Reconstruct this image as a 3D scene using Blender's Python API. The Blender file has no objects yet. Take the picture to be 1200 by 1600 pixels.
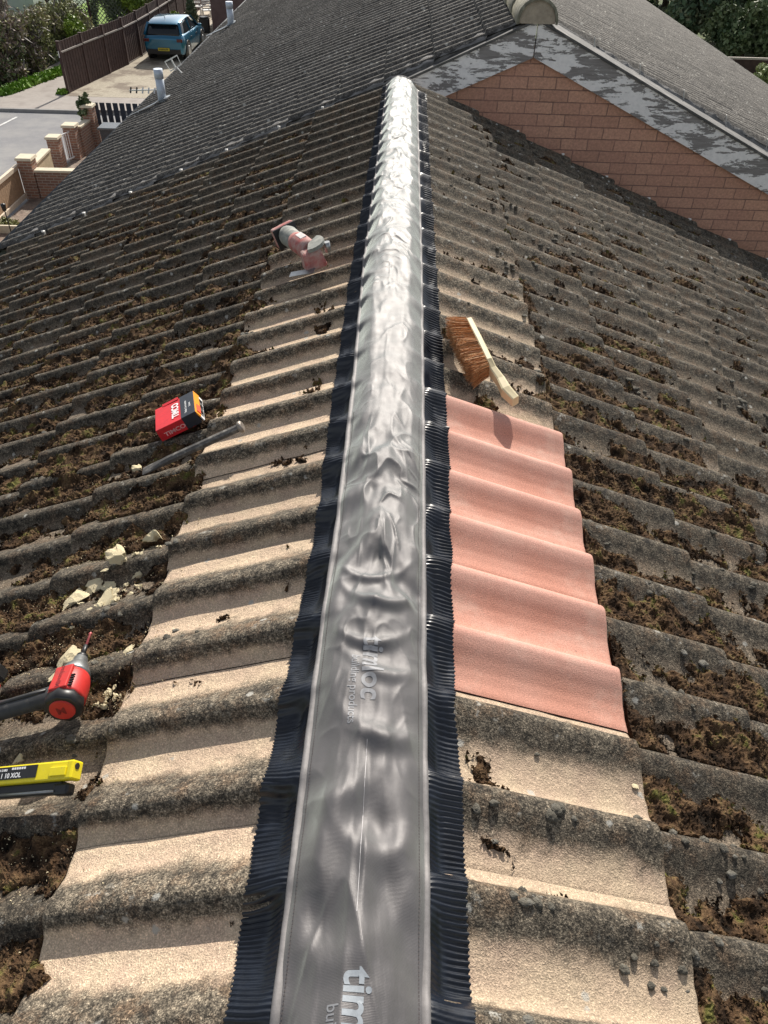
import bpy, bmesh, math, random
import numpy as np
from mathutils import Vector, Matrix
random.seed(7); RNG = np.random.default_rng(7)
S = bpy.context.scene
COL = S.collection
R = math.radians

# ------------------------------------------------------------ camera
PIT, YAW, ROL = R(41.2229), R(.4323), R(1.5649)
F = Vector((-math.sin(YAW)*math.cos(PIT), math.cos(YAW)*math.cos(PIT), -math.sin(PIT)))
R0 = Vector((math.cos(YAW), math.sin(YAW), 0)); U0 = R0.cross(F)
RR = R0*math.cos(ROL)+U0*math.sin(ROL); UU = U0*math.cos(ROL)-R0*math.sin(ROL)
cam = bpy.data.cameras.new('camera'); camo = bpy.data.objects.new('camera', cam); COL.objects.link(camo)
m = Matrix((RR, UU, -F)).transposed().to_4x4(); m.translation = Vector((.0264, 0, .9607)); camo.matrix_world = m
cam.sensor_fit = 'HORIZONTAL'; cam.sensor_width = 36; cam.lens = 36*1204.28/1200
cam.clip_start = .02; cam.clip_end = 3000
S.camera = camo
S.render.resolution_x, S.render.resolution_y = 768, 1024

# ------------------------------------------------------------ world, sun, exposure
SUN_EL, SUN_AZ = R(38), R(11)          # azimuth measured from +Y towards +X
W = bpy.data.worlds.new('World'); S.world = W; W.use_nodes = True
nt = W.node_tree; bg = nt.nodes['Background']
sky = nt.nodes.new('ShaderNodeTexSky'); sky.sky_type = 'NISHITA'; sky.sun_disc = False
sky.sun_elevation = SUN_EL; sky.sun_rotation = SUN_AZ; sky.dust_density = 1.6
hs = nt.nodes.new('ShaderNodeHueSaturation'); hs.inputs['Saturation'].default_value = .38
nt.links.new(sky.outputs[0], hs.inputs['Color']); nt.links.new(hs.outputs[0], bg.inputs[0]); bg.inputs[1].default_value = .115
sl = bpy.data.lights.new('sun', 'SUN'); sl.energy = 4.8; sl.angle = R(.55); sl.color = (1, .93, .83)
so = bpy.data.objects.new('sun', sl); COL.objects.link(so)
sd = Vector((math.sin(SUN_AZ)*math.cos(SUN_EL), math.cos(SUN_AZ)*math.cos(SUN_EL), math.sin(SUN_EL)))
so.rotation_euler = sd.to_track_quat('Z', 'Y').to_euler(); so.location = (5, 20, 20)
S.view_settings.view_transform = 'Standard'; S.view_settings.look = 'None'
S.view_settings.exposure = .35; S.view_settings.gamma = 1
S.cycles.max_bounces = 6; S.cycles.diffuse_bounces = 3

# ------------------------------------------------------------ numpy noise
def _hash(ix, iy, seed):
    n = (ix.astype(np.int64)*374761393 + iy.astype(np.int64)*668265263 + seed*1274126177) & 0xffffffff
    n = ((n ^ (n >> 13))*1274126177) & 0xffffffff
    return ((n ^ (n >> 16)) & 0xffff)/65535.0
def vnoise(x, y, seed=0):
    x = np.asarray(x, float); y = np.asarray(y, float)
    ix = np.floor(x); iy = np.floor(y); fx = x-ix; fy = y-iy
    fx = fx*fx*fx*(fx*(fx*6-15)+10); fy = fy*fy*fy*(fy*(fy*6-15)+10)
    a = _hash(ix, iy, seed); b = _hash(ix+1, iy, seed); c = _hash(ix, iy+1, seed); d = _hash(ix+1, iy+1, seed)
    return (a*(1-fx)+b*fx)*(1-fy)+(c*(1-fx)+d*fx)*fy
def fbm(x, y, seed=0, o=4):
    s = 0; a = .5; t = 0
    for i in range(o):
        s = s+a*vnoise(x*2**i, y*2**i, seed+i*17); t += a; a *= .5
    return s/t
def sstep(a, b, x):
    t = np.clip((x-a)/(b-a), 0, 1); return t*t*(3-2*t)

# ------------------------------------------------------------ object helpers
def tag(o, label=None, cat=None, group=None, kind=None):
    if label: o['label'] = label
    if cat: o['category'] = cat
    if group: o['group'] = group
    if kind: o['kind'] = kind
    return o
def empty(name, loc=(0, 0, 0), label=None, cat=None, group=None, rot=(0, 0, 0)):
    o = bpy.data.objects.new(name, None); COL.objects.link(o); o.location = loc; o.rotation_euler = rot
    o.empty_display_size = .05
    return tag(o, label, cat, group)
def link(name, me, mat=None, parent=None):
    o = bpy.data.objects.new(name, me); COL.objects.link(o)
    if mat: me.materials.append(mat)
    if parent: o.parent = parent
    return o
def np_mesh(name, V, Fc, mat, parent=None, smooth=True, attr=None):
    """V (n,3), Fc (m,k) constant k; attr: (n,4) colour attribute 'wear'"""
    me = bpy.data.meshes.new(name); V = np.asarray(V, np.float32); Fc = np.asarray(Fc, np.int32); k = Fc.shape[1]
    me.vertices.add(len(V)); me.vertices.foreach_set('co', V.ravel())
    me.loops.add(Fc.size); me.loops.foreach_set('vertex_index', Fc.ravel())
    me.polygons.add(len(Fc)); me.polygons.foreach_set('loop_start', np.arange(0, Fc.size, k, dtype=np.int32))
    me.polygons.foreach_set('loop_total', np.full(len(Fc), k, np.int32))
    me.polygons.foreach_set('use_smooth', np.full(len(Fc), smooth, bool))
    if attr is not None:
        a = me.attributes.new('wear', 'FLOAT_COLOR', 'POINT'); a.data.foreach_set('color', np.asarray(attr, np.float32).ravel())
    me.update(); me.validate()
    return link(name, me, mat, parent)
def grid_faces(nu, nv, off=0):
    i = np.arange(nu-1)[:, None]*nv+np.arange(nv-1)[None, :]
    f = np.stack([i, i+nv, i+nv+1, i+1], -1).reshape(-1, 4)
    return f+off
class MB:
    def __init__(s): s.bm = bmesh.new()
    def box(s, c, size, rot=None, taper=1., bevel=0):
        x, y, z = [d/2 for d in size]; vs = []
        for sx, sy, sz in ((-1,-1,-1),(1,-1,-1),(1,1,-1),(-1,1,-1),(-1,-1,1),(1,-1,1),(1,1,1),(-1,1,1)):
            k = taper if sz > 0 else 1
            v = Vector((sx*x*k, sy*y*k, sz*z))
            if rot: v = rot @ v
            vs.append(s.bm.verts.new(v+Vector(c)))
        fs = [s.bm.faces.new([vs[i] for i in q]) for q in ((0,3,2,1),(4,5,6,7),(0,1,5,4),(1,2,6,5),(2,3,7,6),(3,0,4,7))]
        if bevel:
            es = list({e for f in fs for e in f.edges})
            bmesh.ops.bevel(s.bm, geom=es, offset=bevel, segments=2, affect='EDGES', profile=.5)
        return s
    def bar(s, a, b, w, h=None, bevel=0):
        a = Vector(a); b = Vector(b); d = b-a; h = h or w
        q = d.to_track_quat('Y', 'Z').to_matrix()
        return s.box((a+b)/2, (w, d.length, h), q, bevel=bevel)
    def tube(s, pts, r, n=8, cap=True, flat=1.):
        pts = [Vector(p) for p in pts]; rs = r if isinstance(r, (list, tuple)) else [r]*len(pts); rings = []
        for i, p in enumerate(pts):
            d = (pts[min(i+1, len(pts)-1)]-pts[max(i-1, 0)]).normalized()
            up = Vector((0, 0, 1)) if abs(d.z) < .9 else Vector((0, 1, 0))
            a = d.cross(up).normalized(); b = a.cross(d)
            rings.append([s.bm.verts.new(p+(a*math.cos(t)+b*math.sin(t)*flat)*rs[i]) for t in [2*math.pi*k/n for k in range(n)]])
        for i in range(len(rings)-1):
            for k in range(n):
                s.bm.faces.new((rings[i][k], rings[i][(k+1) % n], rings[i+1][(k+1) % n], rings[i+1][k])).smooth = True
        if cap:
            s.bm.faces.new(rings[0][::-1]); s.bm.faces.new(rings[-1])
        return s
    def prism(s, pts, ext):
        a = [s.bm.verts.new(Vector(p)) for p in pts]; b = [s.bm.verts.new(Vector(p)+Vector(ext)) for p in pts]; n = len(a)
        s.bm.faces.new(a[::-1]); s.bm.faces.new(b)
        for i in range(n): s.bm.faces.new((a[i], a[(i+1) % n], b[(i+1) % n], b[i]))
        return s
    def build(s, name, mat, parent=None, smooth=None, M=None):
        bmesh.ops.recalc_face_normals(s.bm, faces=s.bm.faces)
        me = bpy.data.meshes.new(name)
        if M is not None: bmesh.ops.transform(s.bm, matrix=M, verts=s.bm.verts)
        s.bm.to_mesh(me); s.bm.free()
        if smooth is not None: me.polygons.foreach_set('use_smooth', [smooth]*len(me.polygons))
        me.update()
        return link(name, me, mat, parent)
def struct(name, mb, mat): return tag(mb.build(name, mat), kind='structure')

# ------------------------------------------------------------ materials
def new_mat(name):
    m = bpy.data.materials.new(name); m.use_nodes = True
    return m, m.node_tree, m.node_tree.nodes['Principled BSDF']
def N(nt, t, **kw):
    n = nt.nodes.new(t)
    for k, v in kw.items():
        if k.startswith('i_'):
            key = k[2:]; n.inputs[int(key) if key.isdigit() else key].default_value = v
        else: setattr(n, k, v)
    return n
def mixc(nt, fac, a, b, blend='MIX'):
    n = nt.nodes.new('ShaderNodeMix'); n.data_type = 'RGBA'; n.blend_type = blend
    for sock, v in ((n.inputs[0], fac), (n.inputs[6], a), (n.inputs[7], b)):
        if isinstance(v, bpy.types.NodeSocket): nt.links.new(v, sock)
        elif isinstance(v, (int, float)): sock.default_value = v if sock.type == 'VALUE' else (v, v, v, 1)
        else: sock.default_value = tuple(v)+(1,)
    return n.outputs[2]
def ramp(nt, src, stops):
    n = nt.nodes.new('ShaderNodeValToRGB'); nt.links.new(src, n.inputs[0]); e = n.color_ramp.elements
    while len(e) < len(stops): e.new(.5)
    for i, (p, c) in enumerate(stops):
        e[i].position = p; e[i].color = (c, c, c, 1) if isinstance(c, (int, float)) else tuple(c)+(1,)
    return n.outputs[0]
def math_(nt, op, a, b=0., c=0.):
    n = nt.nodes.new('ShaderNodeMath'); n.operation = op
    for s, v in zip(n.inputs, (a, b, c)):
        if isinstance(v, bpy.types.NodeSocket): nt.links.new(v, s)
        else: s.default_value = v
    return n.outputs[0]
def noise(nt, scale, detail=3, rough=.55, vec=None, dist=0):
    n = N(nt, 'ShaderNodeTexNoise'); n.inputs['Scale'].default_value = scale; n.inputs['Detail'].default_value = detail
    n.inputs['Roughness'].default_value = rough; n.inputs['Distortion'].default_value = dist
    if vec is not None: nt.links.new(vec, n.inputs['Vector'])
    return n.outputs[0]
def objco(nt):
    return nt.nodes.new('ShaderNodeTexCoord').outputs['Object']
def bump(nt, bsdf, h, strength, dist):
    b = nt.nodes.new('ShaderNodeBump'); b.inputs['Strength'].default_value = strength; b.inputs['Distance'].default_value = dist
    nt.links.new(h, b.inputs['Height']); nt.links.new(b.outputs[0], bsdf.inputs['Normal']); return b
def simple(name, col, rough=.6, metal=0, var=.25, vs=30, bmp=0, bs=200, bd=.001, spec=.5, coat=0, dirt=None, dscale=8, dlo=.5, dhi=.7):
    m, nt, b = new_mat(name); co = objco(nt)
    nz = noise(nt, vs, 4, .6, co)
    lo = tuple(c*(1-var) for c in col); hi = tuple(min(1, c*(1+var)) for c in col)
    c = ramp(nt, nz, [(.3, lo), (.7, hi)])
    if dirt:
        d = ramp(nt, noise(nt, dscale, 5, .65, co), [(dlo, 0.), (dhi, 1.)])
        c = mixc(nt, d, c, dirt)
    nt.links.new(c, b.inputs['Base Color'])
    b.inputs['Roughness'].default_value = rough; b.inputs['Metallic'].default_value = metal
    b.inputs['Specular IOR Level'].default_value = spec; b.inputs['Coat Weight'].default_value = coat
    if bmp: bump(nt, b, noise(nt, bs, 3, .6, co), bmp, bd)
    return m

def tile_material(name, gray, dark, sand, sandpink, grit=400, lichen=.5, lich_scale=26, bumps=.9, brown=(.16, .105, .065)):
    m, nt, b = new_mat(name); co = objco(nt)
    at = N(nt, 'ShaderNodeAttribute', attribute_name='wear')
    sep = N(nt, 'ShaderNodeSeparateColor'); nt.links.new(at.outputs['Color'], sep.inputs[0])
    h, rnd, clean = sep.outputs[0], sep.outputs[1], sep.outputs[2]
    big = noise(nt, 9, 4, .6, co); mid = noise(nt, 45, 5, .65, co); g = noise(nt, grit, 2, .7, co)
    # grey crust of algae and lichen on the rolls, bare sand in the washed channels; on MT_FAR painted groove shade instead
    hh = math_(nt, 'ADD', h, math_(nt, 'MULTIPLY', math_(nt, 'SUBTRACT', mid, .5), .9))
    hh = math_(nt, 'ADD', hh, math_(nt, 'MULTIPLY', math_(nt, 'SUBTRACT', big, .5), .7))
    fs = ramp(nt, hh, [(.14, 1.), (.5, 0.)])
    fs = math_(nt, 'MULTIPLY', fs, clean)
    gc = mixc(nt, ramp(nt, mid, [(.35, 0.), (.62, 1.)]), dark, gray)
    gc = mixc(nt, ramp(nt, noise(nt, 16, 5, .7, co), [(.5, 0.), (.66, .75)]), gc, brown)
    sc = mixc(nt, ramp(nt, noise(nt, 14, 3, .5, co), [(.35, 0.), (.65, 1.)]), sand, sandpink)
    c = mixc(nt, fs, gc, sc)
    # every tile weathers a little differently
    tv = math_(nt, 'MULTIPLY_ADD', rnd, .34, .83)
    tvn = N(nt, 'ShaderNodeCombineColor'); [nt.links.new(tv, tvn.inputs[i]) for i in range(3)]
    c = mixc(nt, 1., c, tvn.outputs[0], 'MULTIPLY')
    gr = ramp(nt, g, [(.3, .10), (.44, .62), (.55, 1.05), (.70, 2.6)])
    g2 = ramp(nt, noise(nt, grit*.45, 2, .6, co), [(.36, .5), (.5, 1.), (.66, 1.6)])
    dk = math_(nt, 'MULTIPLY_ADD', ramp(nt, clean, [(.25, 0.), (.7, 1.)]), .38, .62)
    dkn = N(nt, 'ShaderNodeCombineColor'); [nt.links.new(dk, dkn.inputs[i]) for i in range(3)]
    c = mixc(nt, 1., c, dkn.outputs[0], 'MULTIPLY')
    c = mixc(nt, math_(nt, 'MULTIPLY_ADD', fs, -.6, .95), c, gr, 'MULTIPLY')
    c = mixc(nt, math_(nt, 'MULTIPLY_ADD', fs, -.6, .8), c, g2, 'MULTIPLY')
    if lichen:
        vor = N(nt, 'ShaderNodeTexVoronoi', i_Scale=lich_scale); nt.links.new(co, vor.inputs['Vector'])
        dd = math_(nt, 'ADD', vor.outputs['Distance'], math_(nt, 'MULTIPLY', math_(nt, 'SUBTRACT', noise(nt, 160, 3, .7, co), .5), .32))
        spot = ramp(nt, dd, [(.13, 1.), (.2, 0.)])
        sepc = N(nt, 'ShaderNodeSeparateColor'); nt.links.new(vor.outputs['Color'], sepc.inputs[0])
        keep = ramp(nt, sepc.outputs[0], [(1-.35*lichen, 0.), (1-.35*lichen+.02, 1.)])
        sp = math_(nt, 'MULTIPLY', math_(nt, 'MULTIPLY', spot, keep), .8)
        patch = ramp(nt, noise(nt, 22, 6, .72, co), [(.66, 0.), (.72, .7)])
        sp = math_(nt, 'MAXIMUM', sp, math_(nt, 'MULTIPLY', patch, lichen))
        cp = math_(nt, 'MULTIPLY', ramp(nt, noise(nt, 34, 6, .75, co), [(.57, 0.), (.64, .8)]), ramp(nt, h, [(.55, 0.), (.9, 1.)]))
        sp = math_(nt, 'MAXIMUM', sp, math_(nt, 'MULTIPLY', cp, ramp(nt, big, [(.45, 0.), (.6, 1.)])))
        c = mixc(nt, sp, c, (.42, .41, .37))
    nt.links.new(c, b.inputs['Base Color']); b.inputs['Roughness'].default_value = .88
    b.inputs['Specular IOR Level'].default_value = .35
    hb = math_(nt, 'ADD', math_(nt, 'MULTIPLY', g, .6), math_(nt, 'MULTIPLY', mid, 1.2))
    bump(nt, b, hb, bumps, .004)
    return m
MT_NEAR = tile_material('weathered concrete tile', (.185, .155, .115), (.036, .031, .024), (.56, .44, .31), (.50, .375, .275))
MT_FAR = tile_material('dark concrete tile with lichen', (.160, .148, .132), (.055, .051, .046), (.035, .033, .031), (.045, .042, .039), grit=300, lichen=1., lich_scale=17, brown=(.085, .08, .075))  # both sand slots are dark: groove shade between the rolls painted into the colour

def red_tile():
    m, nt, b = new_mat('new terracotta concrete tile'); co = objco(nt)
    g = noise(nt, 480, 2, .6, co); big = noise(nt, 7, 3, .5, co)
    at = N(nt, 'ShaderNodeAttribute', attribute_name='wear'); sep = N(nt, 'ShaderNodeSeparateColor'); nt.links.new(at.outputs['Color'], sep.inputs[0])
    c = mixc(nt, ramp(nt, big, [(.35, 0.), (.65, 1.)]), (.53, .245, .175), (.60, .31, .235))
    c = mixc(nt, ramp(nt, sep.outputs[0], [(.55, 0.), (1., .25)]), c, (.64, .40, .35))
    c = mixc(nt, .6, c, ramp(nt, g, [(.3, .5), (.55, 1.), (.75, 1.45)]), 'MULTIPLY')
    c = mixc(nt, ramp(nt, noise(nt, 10, 6, .75, co), [(.5, 0.), (.72, .45)]), c, (.66, .47, .38))
    c = mixc(nt, ramp(nt, noise(nt, 3.5, 5, .7, co), [(.55, 0.), (.7, .3)]), c, (.40, .20, .15))
    c = mixc(nt, ramp(nt, noise(nt, 60, 2, .5, co), [(.76, 0.), (.8, .8)]), c, (.12, .07, .05))
    nt.links.new(c, b.inputs['Base Color']); b.inputs['Roughness'].default_value = .8
    bump(nt, b, g, .5, .0015); return m
MT_RED = red_tile()

def membrane_mat():
    m, nt, b = new_mat('grey woven ridge membrane'); co = objco(nt)
    wv = N(nt, 'ShaderNodeTexWave', i_Scale=210.); wv.bands_direction = 'X'; nt.links.new(co, wv.inputs['Vector'])
    wv2 = N(nt, 'ShaderNodeTexWave', i_Scale=210.); wv2.bands_direction = 'Y'; nt.links.new(co, wv2.inputs['Vector'])
    w = math_(nt, 'MULTIPLY', wv.outputs[1], wv2.outputs[1])
    c = mixc(nt, ramp(nt, noise(nt, 14, 4, .6, co), [(.35, 0.), (.65, 1.)]), (.086, .080, .082), (.122, .114, .116))
    c = mixc(nt, ramp(nt, w, [(.1, 0.), (.9, .5)]), c, (.07, .066, .068))
    nt.links.new(c, b.inputs['Base Color']); b.inputs['Metallic'].default_value = .25
    b.inputs['Specular IOR Level'].default_value = .9; b.inputs['Sheen Weight'].default_value = 1.; b.inputs['Sheen Roughness'].default_value = .35; b.inputs['Sheen Tint'].default_value = (.86, .95, .9, 1)
    r = ramp(nt, noise(nt, 30, 3, .6, co), [(.3, .46), (.7, .56)]); nt.links.new(r, b.inputs['Roughness'])
    bump(nt, b, math_(nt, 'ADD', math_(nt, 'MULTIPLY', w, .5), math_(nt, 'ADD', noise(nt, 60, 3, .5, co), math_(nt, 'MULTIPLY', noise(nt, 600, 1, .5, co), .35))), .3, .0015)
    return m
M_MEM = membrane_mat()
M_HEM = simple('grey folded hem', (.20, .19, .19), .65, .2, .15, 90, .3, 500, .0006)
M_FLASH = simple('pleated blue black flashing', (.007, .010, .017), .30, 0, .4, 40, .15, 120, .001, spec=.45)
M_THREAD = simple('dark thread', (.06, .05, .05), .8)
M_PRINT = simple('pale printed lettering', (.30, .33, .36), .65, .1, .12, 200)
M_PRINT3 = simple('faint worn lettering', (.24, .245, .26), .6, .15, .15, 120)
M_PRINT2 = simple('faint printed line', (.36, .35, .36), .5, .2, .1, 200)

# ============================================================ ROOF GEOMETRY
T = math.tan(R(22.843)); PW = .15; AMP = .035; LIFT = .022; G = .28
_px = np.array([0, .035, .07, .105, .14, .19, .27, .40, .54, .68, .80, .90, .96, 1.])
_ph = np.array([.97, .86, .58, .30, .13, .04, 0., .03, .17, .47, .80, 1.0, 1.02, .97])
_xx = np.linspace(0, 1, 400); _pp = np.interp(_xx, _px, _ph)
_k = np.hanning(21); _k /= _k.sum(); _pp = np.convolve(np.tile(_pp, 3), _k, 'same')[400:800]
def prof(p): return np.interp(np.mod(p, 1), _xx, _pp)
E0 = {-1: .444, 1: .467}; YC = {-1: 2.08, 1: 1.649}
def phase(side, Y):
    return (YC[-1]-Y)/PW if side < 0 else (Y-YC[1])/PW
def surf(side, s, Y, lump=True):
    """height of the near roof at horizontal distance s from the ridge line"""
    s = np.asarray(s, float); Y = np.asarray(Y, float)
    k = np.maximum(0, np.floor((s-E0[side])/G)+1)
    frac = (s-(E0[side]+(k-1)*G))/G
    return -T*s-LIFT*(1-frac)-AMP*(1-prof(phase(side, Y)))
def roof_slope(name, side, s_tails, y_tiles, first_head, ph, width, nu, nvw, amp, lift, gauge, tslope, rx, rz, mat, parent, lab, clean_fn, seed, skip=None, yjit=.0015, dark=0):
    """rows of interlocking tiles; every tile its own patch inside the one slope mesh"""
    rg = np.random.default_rng(seed); Vs = []; Fs = []; As = []; off = 0
    nv = nvw*2+1
    for k, tail in enumerate(s_tails):
        head = (first_head if k == 0 else s_tails[k-1]-.025)
        u = np.concatenate([np.linspace(head, tail-.008, nu), [tail-.003, tail, tail+.0005]])
        ud = np.concatenate([np.zeros(nu), [-.0012, -.005, -.024]])
        for j, y0 in enumerate(y_tiles):
            wt = width
            if isinstance(y0, tuple): y0, wt = y0
            if skip and skip(k, y0): continue
            v = np.linspace(0, wt, nv)
            uu, vv = np.meshgrid(u, v, indexing='ij')
            ds = rg.normal(0, .0028); dz = rg.normal(0, .0012); dy = rg.normal(0, yjit); tl = rg.normal(0, .006); rnd = rg.random()
            YY = y0+vv; p = ph(YY)
            h = prof(p)
            frac = (uu-(tail-gauge))/gauge
            z = -tslope*uu-lift*(1-frac)-amp*(1-h)+ud[:, None]+dz+tl*(vv-wt/2)
            z = z+(vnoise(uu*30+seed, YY*30, 3)-.5)*.0022+(vnoise(uu*90, YY*90, 9)-.5)*.0012*(1 if nvw > 10 else 0)
            # rounded arris at the tile's edge
            z = z-.0025*np.exp(-np.minimum(vv, wt-vv)/.002)
            X = rx+side*(uu+ds*(uu > tail-.02)+(vnoise(YY*60, uu*0+k, 5)-.5)*.003*(ud[:, None] < 0))
            Vs.append(np.stack([X, YY+dy, rz+z], -1).reshape(-1, 3)); Fs.append(grid_faces(len(u), nv, off))
            cl = clean_fn(k, uu, YY, frac)
            As.append(np.stack([h+0*uu, rnd+0*uu, cl, np.ones_like(uu)], -1).reshape(-1, 4)); off += len(u)*nv
    return np_mesh(name, np.concatenate(Vs), np.concatenate(Fs), mat, parent, True, np.concatenate(As))

# ---- the near house
near = empty('house', (0, 2.2, -5.6), 'near house whose mossy brown tiled roof fills the foreground under the ridge cover', 'house')
def near_inv(o): o.matrix_parent_inverse = near.matrix_world.inverted() if False else Matrix.Translation((0, -2.2, 5.6)); return o
def tiles_y(side, ylo, yhi):
    b = (YC[-1]-.25*PW-.001) if side < 0 else (YC[1]+.25*PW)
    n0 = math.floor((ylo-b)/.3); ys = [b+.3*i for i in range(n0, 60)]
    return [y for y in ys if y > ylo-.3 and y+.3 < yhi+.02]
def clean_near(side):
    def f(k, uu, YY, frac):
        c = 1. if k == 0 else .28
        n = fbm(uu*5+side*7, YY*3, 31, 3)
        c = c*sstep(.16, .34, n+ (.25 if k == 0 else 0))
        far = sstep(1.7, 3.6, YY) if side < 0 else sstep(1.9, 3.2, YY)
        if k == 0: c = c*(1-.72*far)
        if side < 0: c = np.maximum(c, .95*np.exp(-(((uu-.60)/.17)**2+((YY-.70)/.10)**2)**2))
        return c*np.ones_like(uu)
    return f
RED_Y = (.786, 1.686)
NS = 8
for side in (-1, 1):
    tails = [E0[side]+G*i for i in range(8 if side < 0 else 9)]
    ys = tiles_y(side, -.5, 4.73 if side < 0 else 4.93)
    if side > 0: ys = ys+[(ys[-1]+.3, .15)]
    sk = (lambda k, y: k == 0 and RED_Y[0]-.05 < y < RED_Y[1]-.05) if side > 0 else None
    o = roof_slope('roof_slope', side, tails, ys, .02, lambda Y, sd_=side: phase(sd_, Y), .3, 12, 22, AMP, LIFT, G, T, 0, 0,
               MT_NEAR, near, None, clean_near(side), 11+side, sk)
    near_inv(o); NS = tails[-1]
    o['label'] = 'left slope of weathered grey brown roll tiles choked with moss' if side < 0 else 'right slope of grey brown roll tiles spotted with lichen'
    if side < 0: SL = o
    else: SR = o

# replacement tiles, each lying loose in its row
for i, (lab) in enumerate(('new pink terracotta roof tile nearest the camera, beside a mossy grey tile',
                           'new pink terracotta roof tile in the middle of the three on the right slope',
                           'new pink terracotta roof tile below the hand brush, farthest of the three')):
    y0 = RED_Y[0]+.3*i; nv = 61
    u = np.concatenate([np.linspace(.04, .457, 34), [.462, .4655, .467, .4675]]); ud = np.concatenate([np.zeros(34), [-.0008, -.003, -.008, -.026]])
    v = np.linspace(0, .3, nv); uu, vv = np.meshgrid(u, v, indexing='ij'); YY = y0+vv; h = prof(phase(1, YY))
    z = -T*uu-LIFT*(1-(uu-.187)/G)-AMP*.97*(1-h)+ud[:, None]+.004-.002*np.exp(-np.minimum(vv, .3-vv)/.002)
    tw = (.003, -.001, .002)[i]; z = z+tw*(vv-.15)/.15
    X = uu+.0025*i*(uu > .4)+(vnoise(YY*80, uu*0, 5)-.5)*.0015
    V = np.stack([X, YY, z], -1).reshape(-1, 3); nt_ = len(V)
    # underside
    Fq = grid_faces(len(u), nv); Vb = V-np.array([0, 0, .014]); Fb = grid_faces(len(u), nv, nt_)[:, ::-1]
    base = np.array([.25, y0+.15, -.13]); att = np.stack([h, h*0, h*0, h*0+1], -1).reshape(-1, 4)
    o = np_mesh('roof_tile', np.concatenate([V, Vb])-base, np.concatenate([Fq, Fb]), MT_RED, None, True, np.concatenate([att, att]))
    o.location = base; tag(o, lab, 'roof tile', 'new terracotta tiles patched into the right slope')

# near house body, fascia, clips
WALLB = simple('rendered wall', (.55, .5, .43), .9, 0, .1, 12, .4, 120, .003)
M_CLIP = simple('white plastic clip', (.78, .77, .74), .45, 0, .08, 60)
M_WOOD_D = simple('dark stained wood', (.075, .05, .045), .75, 0, .35, 14, .5, 60, .003)
b = MB(); b.prism([(-2.2, 4.55, -5.6), (2.35, 4.55, -5.6), (2.35, 4.55, -1.17), (0, 4.55, -.17), (-2.2, 4.55, -1.10)], (0, -7, 0)); near_inv(b.build('wall', WALLB, near))
for side in (-1, 1):
    xe = -2.43 if side < 0 else 2.74
    b = MB().box((xe-side*.03, 2.0, -T*abs(xe)-.12), (.02, 5.3, .14)); near_inv(b.build('fascia', M_WOOD_D, near))
    b = MB().tube([(xe+side*.04, -.7, -T*abs(xe)-.09), (xe+side*.04, 4.6, -T*abs(xe)-.09)], .05, 10); near_inv(b.build('gutter', simple('black gutter', (.02, .02, .022), .4), near))
clipL = [(-.41, 4.68), (-.66, 4.68), (-.97, 4.68), (-1.25, 4.68), (-1.57, 4.67), (-1.88, 4.67), (-2.15, 4.65)]
clipR = [(x, 4.80) for x in (.70, .98, 1.26, 1.54, 1.82, 2.10, 2.38)]
for cx, cy in clipL+clipR:
    sd_ = -1 if cx < 0 else 1; z = -T*abs(cx)-.004
    b = MB().box((cx, cy, z), (.012, .026, .006), bevel=.0015).box((cx, cy+.012, z-.014), (.010, .004, .03)).box((cx, cy-.013, z+.004), (.013, .008, .010), bevel=.002)
    o = near_inv(b.build('verge_clip', M_CLIP, near)); 
    o.parent = SL if cx < 0 else SR; o.matrix_parent_inverse = Matrix.Identity(4)
    # slope meshes already carry the house offset, so clips inherit it unchanged
for cname in []: pass
# mortar bed under the verge
b = MB()
for side in (-1, 1):
    L_ = 2.2 if side < 0 else 2.6; yv = 4.66 if side < 0 else 4.88
    b.prism([(0, yv, -.07), (side*L_, yv, -T*L_-.07), (side*L_, yv, -T*L_-.13), (0, yv, -.13)], (0, -.2, 0))
near_inv(b.build('verge_mortar', simple('grey mortar', (.3, .28, .25), .95, 0, .2, 40, .6, 150, .003), near))

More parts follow.
